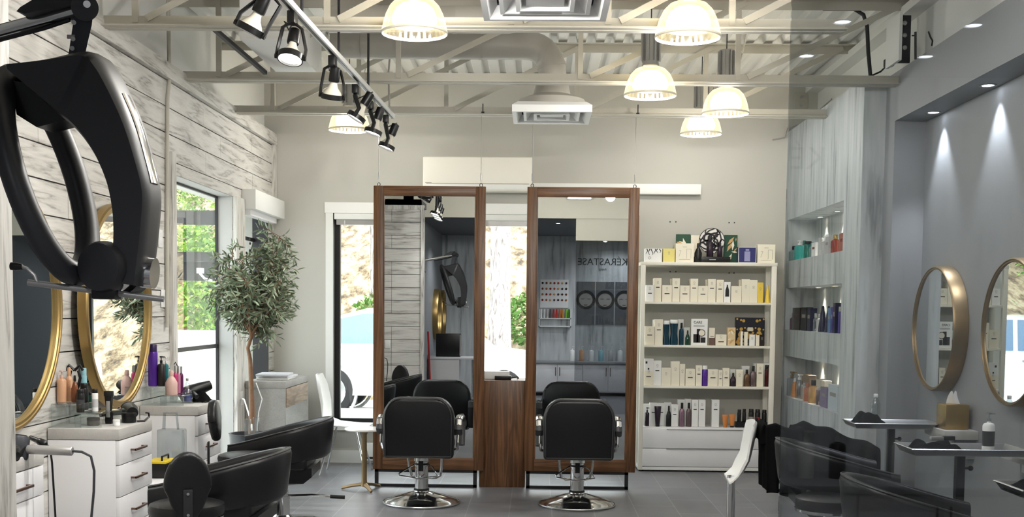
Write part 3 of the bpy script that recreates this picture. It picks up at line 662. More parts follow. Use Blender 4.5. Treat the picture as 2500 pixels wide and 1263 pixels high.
p = aY(432, 885, 7.66); tag(B().tube([(p.x-.004, 7.66, .935), (p.x+.005, 7.66, 1.1), p+Vector((0, 0, -.02)), p+Vector((-.01, 0, .0)), p+Vector((-.02, 0, -.015))], .004, 6).build('cord', blk), 'black hooked cord standing behind the slim tubes at the window', 'cord')
# clear plastic case and toolbox on the ledge
t = thing('tool_box', 'small black and yellow toolbox on the low ledge between cabinets', 'toolbox', (-2.24, 6.88, .481))
B().box(-.06, .06, -.09, .09, 0, .085, .006).build('case', blk, t); B().box(-.062, .062, -.092, .092, .085, .1, .004).build('lid', col('yellow plastic', (226, 196, 40)), t)
B().tube([(.03, -.06, .1), (.03, -.06, .125), (.03, .06, .125), (.03, .06, .1)], .006, 6).build('handle', blk, t)
t = thing('plastic_case', 'clear plastic carry case standing behind the black and yellow toolbox', 'case', (-2.27, 7.2, .481))
B().box(-.08, .08, -.05, .05, 0, .25, .008).build('case', 'clear plastic', t); B().tube([(-.05, 0, .25), (-.045, 0, .35), (.03, 0, .35), (.04, 0, .25)], (.012, .006), 8).build('handle', 'clear plastic', t)
# grey hair dryer with silver handle on the near cabinet
t = thing('hair_dryer', 'grey hair dryer with silver handle jutting over the left-edge cabinet', 'hair dryer', aY(45, 1100, 4.86))
p, q = aY(66, 1098, 4.86), aY(177, 1102, 4.86)
b = B(); b.lathe([(0, -.055), (.042, -.055), (.048, -.045), (.048, .03), (.044, .045), (0, .045)], aY(42, 1092, 4.86), 28, (0, .25, 1)); b.build('head', 'satin charcoal', t, w=True)
B().lathe([(.03, .046), (.036, .046), (.036, .05), (.03, .05)], aY(42, 1092, 4.86), 28, (0, .25, 1), caps=False).build('head_ring', 'black plastic', t, w=True)
B().lathe([(.0, 0), (.018, 0), (.0195, .004), (.0195, (q-p).length-.004), (.017, (q-p).length), (0, (q-p).length)], p, 20, q-p).build('handle', 'silver plastic', t, w=True)
pts = [q, aY(200, 1104, 4.86), aY(222, 1115, 4.86), aY(230, 1150, 4.86), aY(229, 1200, 4.86), aY(222, 1275, 4.86)]
B().tube(pts, .0055, 8).build('power_cord', 'satin charcoal', t, w=True)
pts = [aY(60, 1068, 4.95), aY(75, 1072, 4.93), aY(95, 1076, 4.92), aY(112, 1083, 4.92), aY(122, 1095, 4.92), aY(127, 1130, 4.92), aY(136, 1275, 4.92)]
t = thing('curling_iron', 'black curling iron behind the grey hair dryer, its cord hanging down', 'curling iron', pts[0])
B().lathe([(0, 0), (.01, 0), (.012, .05), (.016, .06), (.016, .09), (.008, .1), (0, .1)], aY(74, 1069, 4.95), 14, aY(100, 1080, 4.92)-aY(74, 1069, 4.95)).build('handle', blk, t, w=True)
B().tube(pts, .0045, 8).build('power_cord', blk, t, w=True)
c = aY(22, 1104, 4.72); t = thing('round_brush', 'round chrome-cored brush at the left edge beside the grey hair dryer', 'brush', c)
B().cyl((-.05, 0, -.005), (.03, 0, -.005), .03, n=20).build('barrel', 'chrome', t); B().cyl((.03, 0, -.005), (.035, 0, -.005), .033, n=20).build('end_ring', blk, t); B().cyl((-.12, 0, -.005), (-.05, 0, -.005), .011, n=12).build('handle', blk, t)
b = B(); q = [aY(8, 1122, 4.7), aY(30, 1122, 4.7), aY(50, 1108, 4.7), aY(62, 1090, 4.72)]
tag(B().tube(q, [(.004, .012), (.005, .02), (.004, .014), (.002, .004)], 8).build('comb_clip', blk), 'black sectioning clip lying in front of the grey hair dryer', 'hair clip')

# ================================================================== HOODED DRYER ON ITS ARM
YD = 3.0
def D(x, y, dy=0.): return aY(x, y, YD+dy)
t = thing('hood_dryer', 'big black ring hair processor hanging from a wall arm at upper left', 'hood dryer', D(200, 400))
pts = [D(-240, 145, .12), D(-30, 88, .05), D(205, 22)]
B().tube([pts[0], pts[1], pts[2]], .020, 20).build('arm_tube', 'chrome', t, w=True)
B().tube([D(-60, 113, .03), D(110, 68, .0), D(170, 48)], .006, 8).build('arm_rail', 'dark steel', t, w=True)
b = B(); PX = [(55, 36), (64, 26), (140, -20), (205, -26), (200, 14), (75, 42)]
pl = [D(*q) for q in PX]; b.ring([[q+Vector((0, -.035, 0)) for q in pl], [q+Vector((0, .035, 0)) for q in pl]]); b.build('arm_cover', 'hood plastic', t, w=True)
B().cyl(D(207, 18, -.045), D(207, 18, .045), .033, n=28).build('arm_joint', 'hood plastic', t, w=True); B().cyl(D(212, 10, -.049), D(212, 10, -.04), .009, n=12).build('joint_screw', 'chrome', t, w=True)
b = B(); sec = [(186, 28, 227, 34), (178, 60, 224, 62), (172, 100, 214, 104), (168, 128, 208, 132), (160, 160, 212, 166)]
b.ring([[D(x0, y0, -.028), D(x1, y1, -.028), D(x1, y1, .028), D(x0, y0, .028)] for x0, y0, x1, y1 in sec]); b.build('link', 'satin charcoal', t, w=True)
b = B()
for x, y in ((180, 55), (178, 95), (176, 118)): B().cyl(D(x, y, -.034), D(x, y, -.02), .006, n=10).build('link_screw', 'silver plastic', t, w=True)
b.box(D(176, 98).x, D(194, 98).x, YD-.033, YD-.027, D(176, 101).z, D(176, 92).z); b.build('link_clip', 'silver plastic', t, w=True)
# hood shell: a section swept from the cap down the right side
def cr(pts, n):
    out = []
    for i in range(n):
        s_ = i/(n-1)*(len(pts)-1); k = min(int(s_), len(pts)-2); f = s_-k
        a0, a1, a2, a3 = pts[max(k-1, 0)], pts[k], pts[k+1], pts[min(k+2, len(pts)-1)]
        out.append(tuple(.5*(2*p1+(p2-p0)*f+(2*p0-5*p1+4*p2-p3)*f*f+(3*p1-p0-3*p2+p3)*f**3) for p0, p1, p2, p3 in zip(a0, a1, a2, a3)))
    return out
outer = cr([(60, 176), (150, 158), (240, 137), (268, 158), (300, 218), (335, 300), (362, 390), (379, 470), (374, 560), (362, 660), (356, 700)], 44)
inner = cr([(62, 190), (110, 235), (165, 285), (205, 318), (236, 355), (262, 400), (284, 460), (294, 520), (297, 570), (296, 620), (295, 690)], 44)
b = B(); rg = []
for i, ((ox, oy), (ix, iy)) in enumerate(zip(outer, inner)):
    w_ = .105-.035*min(1, i/30); O, I = D(ox, oy), D(ix, iy); n_ = (O-I)
    e = .10
    rg.append([I+Vector((0, -w_*.8, 0)), I+n_*.04+Vector((0, -w_*.97, 0)), O-n_*.12+Vector((0, -w_, 0)), O-n_*.03+Vector((0, -w_*.8, 0)), O+Vector((0, -w_*.4, 0)), O+Vector((0, w_*.4, 0)), O-n_*.03+Vector((0, w_*.8, 0)), O-n_*.12+Vector((0, w_, 0)), I+n_*.04+Vector((0, w_*.97, 0)), I+Vector((0, w_*.8, 0))])
b.ring(rg); b.build('hood_shell', 'hood plastic', t, w=True, ang=50)
b = B(); pts = [D(x+1.5, y) for x, y in outer[18:30]]; b.tube(pts, (.004, .028), 8, flat=(1, 0, 0)); b.build('chrome_trim', 'chrome', t, w=True)
# dark inner plate below the hood cap
b = B(); pl = [D(45, 205), D(105, 215), D(182, 300), D(110, 318), D(62, 288)]
b.ring([[q+Vector((0, -.05, 0)) for q in pl], [q+Vector((0, .05, 0)) for q in pl]]); b.build('inner_plate', 'black plastic', t, w=True)
# halo ring, an oval tube seen edge-on
cc = D(112, 428); la = (D(192, 664)-D(28, 190))*.5; sb = (D(176, 402, .13)-D(44, 456, -.13))*.5
ringp = [cc+la*math.cos(2*PI*i/48)+sb*math.sin(2*PI*i/48) for i in range(48)]
B().tube(ringp, (.029, .036), 16, closed=True, flat=la.cross(sb)).build('halo_ring', 'hood plastic', t, w=True)
axn = la.cross(sb).normalized()
B().tube([q+(cc-q).normalized()*.03 for q in ringp], (.012, .007), 8, closed=True, flat=axn).build('heating_grille', 'mesh grille', t, w=True)
b = B(); b.lathe([(0, -.085), (.045, -.085), (.06, -.08), (.066, -.066), (.067, -.05)], D(286, 655), 36, (.28, 1, 0)); b.build('swivel_cap', 'hood plastic', t, w=True)
b = B(); b.lathe([(.064, -.05), (.064, .035), (.06, .06), (0, .06)], D(286, 655), 36, (.28, 1, 0)); b.build('swivel_drum', 'chrome', t, w=True)
b = B(); b.lathe([(.0665, .0), (.068, .0), (.068, .05), (.06, .065), (0, .065)], D(292, 655), 36, (.28, 1, 0)); b.build('swivel_collar', 'black plastic', t, w=True)
B().cyl(D(348, 665, .0), D(378, 668, .0), .04, n=24).build('side_knob', 'chrome', t, w=True)
B().cyl(D(68, 690, -.05), D(400, 731, -.02), .008, n=14).build('tray_bar', 'silver plastic', t, w=True)
B().box(D(246, 700).x, D(301, 700).x, YD-.07, YD-.01, D(0, 729).z, D(0, 696).z, .006).build('bar_clamp', 'black plastic', t, w=True)
B().tube([D(92, 692, -.05), D(84, 672, -.05), D(66, 656, -.05), D(48, 650, -.05)], .0045, 8).build('sensor_stem', 'silver plastic', t, w=True)
b = B(); b.lathe([(.0, 0), (.01, .002), (.011, .015), (.008, .03), (0, .032)], D(25, 650, -.05), 14, D(55, 652)-D(25, 650)); b.build('sensor_tip', 'black plastic', t, w=True)
wb = Vector((-1.70, 3.1, 1.95)); pe = pts0 = D(-240, 145, .12)
B().tube([wb+Vector((.02, 0, 0)), wb+Vector((.12, 0, .05)), pe+Vector((0, 0, -.05)), pe], .02, 14).build('wall_arm', 'hood plastic', t, w=True)
B().box(-1.70, -1.67, 3.0, 3.2, 1.8, 2.1, .006).build('wall_bracket', 'dark steel', t, w=True)

# ================================================================== CHAIRS
def tub_chair(loc, rz, label, group=None):
    """barrel salon chair, open toward local +x"""
    t = thing('salon_tub_chair', label, 'salon chair', loc, rz, group)
    path = []
    for i in range(9): path.append((.31-.31*i/8, .27, 0, 1))
    for i in range(1, 16):
        a = PI/2+PI*i/16; path.append((.28*math.cos(a), .27*math.sin(a), math.cos(a), math.sin(a)))
    for i in range(9): path.append((.31*i/8, -.27, 0, -1))
    rg = []
    for x, y, nx, ny in path:
        f = max(0, min(1, (.31-x)/.59)); zr = .585+.165*f**1.15; zb = .43+.055*f; N_ = Vector((nx, ny, 0)).normalized(); fl = .025*f
        def pt(o, z): return Vector((x, y, z))+N_*(o+fl*(z-zb)/(zr-zb))
        rg.append([pt(.0, zb), pt(.025, zb-.006), pt(.045, zb+.02), pt(.05, (zb+zr)/2), pt(.05, zr-.03), pt(.04, zr-.006), pt(.022, zr), pt(.004, zr-.008), pt(-.004, zr-.03), pt(-.004, zb+.03)])
    b = B(); b.ring(rg); b.build('back_shell', 'black vinyl', t, ang=60)
    pip = [r[5]+Vector((0, 0, .002)) for r in rg]; B().tube(pip, .005, 6).build('piping', 'grey vinyl', t)
    B().box(-.2, .30, -.25, .25, .40, .50, .035, seg=4).build('seat', 'black vinyl', t)
    b = B(); b.ring([[(-.23+k*.06, -.22+k*.03, z), (.22-k*.05, -.22+k*.03, z), (.22-k*.05, .22-k*.03, z), (-.23+k*.06, .22-k*.03, z)] for k, z in ((0, .42), (0, .36), (1, .31), (3, .29))]); b.build('under_shell', 'black vinyl', t)
    B().lathe([(.05, .05), (.05, .2), (.04, .2), (.04, .3)], n=24).build('pump_column', 'chrome', t)
    B().lathe([(.30, 0), (.305, .008), (.30, .018), (.27, .024), (.07, .05), (.055, .07), (0, .07)], n=48).build('base', 'chrome', t)
    B().tube([(-.04, .0, .2), (-.2, .03, .21), (-.36, .03, .2)], .008, 8).build('pump_lever', 'chrome', t); B().tube([(-.33, .03, .2), (-.43, .03, .195)], .013, 8).build('lever_grip', 'rubber', t)
    b = B(); b.tube([(.2, .16, .34), (.36, .16, .2), (.395, .12, .16), (.395, -.12, .16), (.36, -.16, .2), (.2, -.16, .34)], .011, 8); b.build('footrest', 'chrome', t)
    return t
tc1 = tub_chair((-1.655, 6.15, 0), PI, 'black tub salon chair on the left nearest the viewer, behind a stool back')
tub_chair((-1.74, 7.95, 0), PI+.05, 'black tub salon chair on the left farther back, below the olive tree')
tub_chair((1.78, 6.95, 0), -.06, 'black tub salon chair behind smoked glass nearer the niche wall')
tub_chair((1.77, 5.4, 0), -.10, 'black tub salon chair behind smoked glass cut by the bottom edge')
def stool(loc, rz, label, back=True, zs=.54, zt=.81, zbp=.48):
    t = thing('swivel_stool', label, 'stool', loc, rz)
    B().lathe([(0, zs-.075), (.16, zs-.075), (.178, zs-.06), (.183, zs-.03), (.178, zs-.01), (.15, zs), (0, zs+.004)], n=40).build('seat', 'black vinyl', t)
    B().lathe([(.175, zs-.085), (.18, zs-.08), (.18, zs-.066), (.17, zs-.066)], n=40, caps=False).build('seat_trim', 'chrome', t)
    B().cyl((0, 0, .1), (0, 0, zs-.08), .025, n=18).build('post', 'chrome', t)
    for k in range(5):
        a = 2*PI*k/5+.3; ca, sa = math.cos(a), math.sin(a)
        g = B().tube([(0, 0, .11), (.12*ca, .12*sa, .095), (.26*ca, .26*sa, .065)], [(.02, .014), (.016, .012), (.012, .01)], 8).build('leg', 'chrome', t)
        B().cyl((.26*ca-.012*sa, .26*sa+.012*ca, .027), (.26*ca+.012*sa, .26*sa-.012*ca, .027), .027, n=14).build('castor', 'rubber', g)
    if back:   # pad stands at local -x, bracket outside
        h = zt-zbp; poly = []
        for i in range(40):
            a = 2*PI*i/40; w_ = .112*(1 if math.sin(a) > 0 else (1-.30*abs(math.sin(a))**1.3)); poly.append((w_*math.cos(a)*(1-.12*(math.sin(a) < 0)), h/2*math.sin(a)*1.0))
        mx = Matrix.Translation((-.2, 0, zbp+h/2)) @ Matrix.Rotation(PI/2, 4, 'Z') @ Matrix.Rotation(PI/2-.08, 4, 'X')
        B().prism(poly, -.028, .028, mx, .02).build('back_pad', 'black vinyl', t)
        b = B(); b.box(-.245, -.235, -.022, .022, .36, .64, .004); b.box(-.24, -.1, -.02, .02, .43, .44); b.build('bracket', 'dark steel', t)
        b = B(); b.cyl((-.252, 0, .62), (-.24, 0, .62), .007, n=10); b.cyl((-.252, 0, .52), (-.24, 0, .52), .007, n=10); b.build('bracket_screw', 'chrome', t)
    return t
stool((-1.70, 5.62, 0), math.radians(108), 'black swivel stool with spade-shaped back pad at the bottom left', True, .545, .815, .47)
stool((-1.84, 7.36, 0), .1, 'black swivel stool seen side-on beside the farthest left cabinet', True, .565, .905, .645)
stool((1.60, 6.35, 0), 0, 'round black backless stool between the two tub chairs behind smoked glass', False, .50)

# ================================================================== CONSOLE, OLIVE TREE AND WINDOW CORNER
t = thing('console_desk', 'grey console desk with rustic drawer behind the olive tree', 'desk', (-2.34, 10.44, 0))
B().box(XL+.035, -2.15, 9.93, 10.96, .80, .86, .003).build('top', 'console grey', t, w=True)
B().box(XL+.035, -2.155, 9.935, 9.975, 0, .80).build('side_panel', 'console grey', t, w=True); B().box(XL+.035, -2.155, 10.92, 10.96, 0, .80).build('side_panel', 'console grey', t, w=True)
B().box(-2.17, -2.15, 9.98, 10.915, .63, .795, .002).build('drawer', 'rustic drawer', t, w=True); B().box(XL+.04, -2.2, 9.98, 10.915, .32, .35).build('shelf', 'console grey', t, w=True)
for i, (dx, dy, rz) in enumerate(((0, .0, .02), (.004, .02, -.05), (-.006, -.03, .08))):
    p = Matrix.Translation((-2.31+dx, 10.3+dy, .861+.017*i)) @ Matrix.Rotation(rz, 4, 'Z')
    tag(B().box(-.14, .14, -.18, .18, 0, .016, .002, mx=p).build('magazine', ['paint white', col('pale magazine', (214, 214, 220)), col('grey magazine', (196, 198, 204))][i]), ['bottom magazine of the small stack on the grey console desk', 'middle magazine of the small stack on the grey console desk', 'top magazine of the small stack on the grey console desk'][i], 'magazine', 'magazines on the console desk')
# olive tree
tx, ty = -2.19, 8.95
t = thing('olive_tree', 'potted olive tree with silvery green leaves beside the plank column', 'potted tree', (tx, ty, 0))
b = B().lathe([(.0, 0), (.13, 0), (.15, .02), (.18, .5), (.185, .52), (.165, .52), (.16, .48), (0, .48)], n=36); b.build('pot', 'satin charcoal', t)
B().lathe([(0, .485), (.16, .485)], n=24, caps=False).build('soil', 'soil', t)
tp = [(aY(x, y, ty)-Vector((tx, ty, 0))) for x, y in ((614, 1075), (615, 1000), (613, 930), (611, 880), (605, 850), (613, 825), (612, 800))]
b = B(); b.tube(tp, [.026, .022, .018, .016, .014, .014, .012], 10)
rnd = random.Random(11); forks = []
tpt = tp[-1]
for k in range(15):
    a = rnd.uniform(0, 2*PI); hh = rnd.uniform(.2, .85); spread = rnd.uniform(.06, .3)*(1.15-hh*.55)
    st = tp[-2].lerp(tp[-1], rnd.random()); e = Vector((st.x+spread*math.cos(a)*1.25, st.y+spread*math.sin(a), st.z+hh*.86))
    m1 = st.lerp(e, .5)+Vector((.05*math.cos(a), .05*math.sin(a), -.03)); b.tube([st, m1, e], [.008, .005, .002], 5); forks.append((st, m1, e))
b.build('trunk', 'bark', t)
wire = B(); m1 = col('olive leaf dark', (104, 118, 92), .5, var=.3, scale=30); m2 = col('olive leaf light', (152, 164, 138), .5, var=.3, scale=30)
lf = B(); twig = B()
def leaf(b_, p, d, ln, wd, tw, mi):
    d = d.normalized(); a = d.orthogonal().normalized(); a = (Matrix.Rotation(tw, 3, d) @ a); n = d.cross(a)
    c0, c1, c2, c3 = p, p+d*ln*.35+n*ln*.05, p+d*ln*.7+n*ln*.03, p+d*ln-n*ln*.06
    b_.m = mi; b_.quad(c0, c1+a*wd, c2+a*wd*.8, c3); b_.quad(c0, c3, c2-a*wd*.8, c1-a*wd)
cen = Vector((0, 0, tp[-1].z+.36))
for k in range(330):
    st, m_, e = rnd.choice(forks); f = rnd.uniform(.25, 1.0)
    base = (st.lerp(m_, f*2) if f < .5 else m_.lerp(e, f*2-1)); out = Vector((base.x, base.y, 0)); a = rnd.uniform(0, 2*PI)
    d = Vector((math.cos(a), math.sin(a), rnd.uniform(-.7, 1.0))).normalized(); ln = rnd.uniform(.10, .26)
    tip = base+d*ln+Vector((0, 0, -.03))
    q = tip-cen; r2 = (q.x/.36)**2+(q.y/.34)**2+(q.z/.53)**2
    if r2 > 1: tip = cen+q/math.sqrt(r2)*rnd.uniform(.9, 1.04)
    if tip.z < tp[-1].z-.17: continue
    mid = base.lerp(tip, .5)+Vector((0, 0, .02)); twig.tube([base, mid, tip], [.003, .002, .001], 4)
    n = int((tip-base).length/.02)+2
    for j in range(n):
        fq = (j+.6)/n; p = base.lerp(mid, fq*2) if fq < .5 else mid.lerp(tip, fq*2-1); dd = (tip-base).normalized()
        s_ = 1 if j % 2 else -1; pa = dd.orthogonal().normalized(); pa = Matrix.Rotation(rnd.uniform(0, 2*PI), 3, dd) @ pa
        leaf(lf, p, dd*.8+pa*.8+Vector((0, 0, rnd.uniform(-.3, .2))), rnd.uniform(.05, .085), rnd.uniform(.006, .0095), rnd.uniform(0, 6), 0 if rnd.random() < .6 else 1)
lf.build('foliage', [m1, m2], t, recalc=False); twig.build('twigs', 'bark', t)
ol = B()
for k in range(22):
    a = rnd.uniform(0, 2*PI); ol.sphere(cen+Vector((.27*math.cos(a)*rnd.random(), .27*math.sin(a)*rnd.random(), rnd.uniform(-.4, .35))), .008, 5, (1, 1, 1.3))
ol.build('olives', 'ink', t)
# clear plastic holder at the foot of the tree, charger and outlet
t = thing('plastic_holder', 'clear plastic leaflet holder at the foot of the olive tree', 'holder', (tx, 8.74, .53))
p0 = aY(598, 1066, 8.72)
for k in range(2):
    x = aY(598+17*k, 1066, 8.72).x; B().ring([[(x, 8.70, .522), (x+.045, 8.70, .522), (x+.045, 8.75, .522), (x, 8.75, .522)], [(x-.003+.012*k, 8.72, .65+.015*k), (x+.04+.012*k, 8.72, .65+.015*k), (x+.04+.012*k, 8.745, .65+.015*k), (x-.003+.012*k, 8.745, .65+.015*k)]]).build('pocket', 'clear plastic', t, w=True)
tag(B().box(-2.61, -2.53+.034, 9.79, 9.87, .66, .78, .004).build('outlet_plate', 'white plastic'), 'white outlet plate low on the plank column behind the olive tree', 'outlet')
tag(B().tube([(-2.49, 9.8, .72), (-2.42, 9.6, .73), (-2.3, 9.2, .70), (-2.2, 8.95, .6), (-2.17, 8.85, .55)], .006, 6).build('charger_cable', 'white plastic'), 'white charger cable from column outlet to the olive tree foot', 'cable')
tag(B().tube([aY(625, 935, 9.88), aY(640, 975, 9.86), aY(632, 1005, 9.86), aY(628, 1040, 9.86), aY(628, 1100, 9.86)], .005, 6).build('charger_cable', 'white plastic'), 'white cable hanging down the near end of the console desk', 'cable')
# outlets on planks
def outlet(x, y, X, w_, label):
    p = aX(x, y, X); t = thing('outlet_plate', label, 'outlet', p)
    B().box(-.001, .006, -.04, .04, -.06, .06, .003).build('plate', 'white plastic', t)
    for s in (-1, 1): B().box(.004, .0075, -.016, .016, .025*s-.014, .025*s+.014, .002).build('socket', 'cabinet white', t)
outlet(397, 729, XL+.002, 0, 'white wall outlet on planks beside the round brass mirror')
outlet(391, 583, XL+.002, 0, 'small white switch plate on planks above the wall outlet')
# conduit down the plank wall
pts = [aX(x_, y_, XL+.017) for x_, y_ in ((410, -20), (413, 150), (414, 190), (409, 240), (408, 380), (408, 800))]
tag(B().tube(pts, .013, 10).build('conduit_pipe', 'steel paint'), 'painted conduit pipe running down the plank wall left of window', 'pipe')
# blind boxes
t = thing('roller_blind', 'white roller blind box above the corner window beyond the olive tree', 'blind', (-2.42, 10.4, 2.36))
B().box(XL, -2.41, 9.98, 11.12, 2.33, 2.50, .006).build('valance', 'trim white', t, w=True); B().box(XL+.0, -2.46, 10.0, 11.0, 2.28, 2.33).build('rolled_shade', 'cabinet white', t, w=True)
t = thing('roller_blind', 'white roller blind box over the back window, between the hanging mirrors', 'blind', (-.9, 11.15, 2.35))
B().box(WX0+.01, WX1-.01, YB-.015, YB+.05, 2.34, 2.40, .004).build('valance', 'trim white', t, w=True); B().box(WX0+.03, WX1-.03, YB+.0, YB+.05, 2.29, 2.345).build('rolled_shade', 'silver plastic', t, w=True)
b = B(); b.tube([(-1.85, YB-.0, 2.28), (-1.85, YB, 2.33)], .004, 6); b.build('pull_cord', 'white plastic', t, w=True)
# white shell chair by the window
t = thing('shell_chair', 'white plastic shell chair by the back window, mostly hidden by tub chair', 'chair', (-1.72, 10.5, 0))
prof = [(.22, .44), (.1, .43), (-.08, .43), (-.17, .45), (-.2, .52), (-.22, .65), (-.25, .8), (-.265, .9)]
rg = []
for i, (px_, pz_) in enumerate(prof):
    w_ = [.2, .215, .22, .22, .215, .2, .18, .13][i]; lift = [0, .01, .025, .04, .03, .0, 0, 0][i]; fwd = [0, 0, 0, .0, .03, .05, .05, .03][i]
    r_ = [Vector((px_+fwd*abs(s_)**2, w_*s_, pz_+lift*s_*s_)) for s_ in (-1, -.7, -.35, 0, .35, .7, 1)]
    rg.append(r_+[q+Vector((-.008 if i > 3 else 0, 0, -.008)) for q in r_[::-1]])
B().ring(rg).build('shell', 'white shell', t, ang=60)
for sx, sy in ((1, 1), (1, -1), (-1, 1), (-1, -1)): B().tube([(.1*sx, .1*sy, .42), (.21*sx, .2*sy, .0)], .009, 8).build('leg', 'chrome', t)
# baseboard heater and side table
t = thing('baseboard_heater', 'white baseboard heater under the back window beside the side table', 'heater', (-1.5, 11.14, 0))
B().box(-1.66, .7, YB-.09, YB-.018, .03, .2, .01).build('casing', 'trim white', t, w=True); B().box(-1.64, .68, YB-.094, YB-.085, .05, .07).build('grille', 'dark steel', t, w=True)
c = aZ(893, 1193, 0); c.y -= .085; t = thing('side_table', 'small round pedestal side table left of the hanging mirror', 'side table', c)
zt_ = aY(890, 1046, c.y).z
B().lathe([(0, zt_-.018), (.155, zt_-.018), (.162, zt_-.01), (.16, zt_), (0, zt_)], n=40).build('table_top', col('marble white', (226, 224, 220), .25), t)
B().lathe([(.03, .03), (.022, .08), (.02, zt_-.05), (.04, zt_-.02)], n=18).build('pedestal', 'antique brass', t)
for k in range(3):
    a = 2*PI*k/3+.45-PI/2; B().tube([(0, 0, .05), (.1*math.cos(a), .1*math.sin(a), .035), (.19*math.cos(a), .19*math.sin(a), .012)], [(.02, .012), (.016, .01), (.012, .01)], 8).build('leg', 'antique brass', t)
# ================================================================== HANGING MIRRORS AND CENTRE
YM = 9.7
def hung_mirror(x0, x1, label):
    t = thing('hanging_mirror', label, 'mirror', ((x0+x1)/2, YM, 0)); z0, z1, w_ = .147, 2.508, .082
    for xa, xb in ((x0, x0+w_), (x1-w_, x1)): B().box(xa, xb, YM, YM+.05, z0, z1, .004).build('frame_stile', 'walnut', t, w=True)
    for za, zb in ((z0, z0+.105), (z1-w_, z1)): B().box(x0+w_*.98, x1-w_*.98, YM+.001, YM+.049, za, zb, .004).build('frame_rail', 'walnut rail', t, w=True)
    for q in (((x0+w_, x0+w_+.008), (z0+.105, z1-w_)), ((x1-w_-.008, x1-w_), (z0+.105, z1-w_))): B().box(q[0][0], q[0][1], YM+.004, YM+.03, q[1][0], q[1][1]).build('inner_lip', 'walnut', t, w=True)
    B().box(x0+w_*.9, x1-w_*.9, YM+.014, YM+.02, z0+.1, z1-w_*.9).build('mirror_glass', 'mirror grey', t, w=True)
    B().box(x0+.01, x1-.01, YM+.03, YM+.052, z0+.01, z1-.01).build('back_board', 'back board grey', t, w=True)
    b = B(); b.box(x0+.015, x0+.045, YM+.01, YM+.04, 0, z0); b.box(x1-.085, x1-.055, YM+.01, YM+.04, 0, z0); b.box(x0+.015, x1-.055, YM+.01, YM+.04, 0, .025); b.box(x0+.015, x1-.055, YM+.01, YM+.04, z0-.022, z0); b.build('foot_frame', 'dark steel', t, w=True)
    for x in (x0+.04, x1-.04):
        B().cyl((x, YM+.025, z1+.03), (x, YM+.025, zj), .0028, n=6).build('wire', 'brushed steel', t, w=True)
        B().tube([(x+.012*math.cos(a*PI/5), YM+.025, z1+.012+.014*math.sin(a*PI/5)) for a in range(10)], .003, 6, closed=True).build('hook', 'dark steel', t, w=True)
        B().cyl((x, YM+.025, z1+.05), (x, YM+.025, z1+.11), .006, n=8).build('turnbuckle', 'brushed steel', t, w=True)
    return t
hung_mirror(-1.364, -.436, 'left tall walnut framed mirror hanging on wires, its glass reflecting planks')
hung_mirror(-.093, .832, 'right tall walnut framed mirror hanging on wires, its glass showing dark lettering')
tag(B().box(-.474, -.088, 9.765, 10.12, 0, .902, .003).build('walnut_pedestal', 'walnut'), 'walnut counter block standing between the two hanging mirrors', 'counter')
p = aY(1217, 920, 9.9); t = thing('card_box', 'white paper box on the walnut block between mirrors', 'box', (p.x-.02, 9.98, .903)); B().box(-.11, .11, -.06, .06, 0, .065, .003).build('box', 'carton white', t)
t = thing('card_reader', 'small black device with cable in front of the white paper box', 'device', (p.x+.04, 9.86, .903)); B().box(-.07, .07, -.035, .035, 0, .036, .006).build('body', blk, t)
B().tube([(.07, 0, .015), (.1, 0, .02), (.12, -.01, .03), (.13, .01, .012), (.12, .03, .006)], .005, 6).build('cable', blk, t)
for px in (1180, 1556):   # clips on the joist bottom
    p = aY(px, 262, YM); tag(B().box(p.x-.012, p.x+.012, YM-.075, YM-.045, zj+.008, zj+.02).box(p.x-.004, p.x+.004, YM-.07, YM-.062, zj+.01, zj+.085).build('beam_clamp', 'dark steel'), 'small steel clamp on back joist above the ' + ('left' if px < 1300 else 'right') + ' hanging mirror', 'clamp')
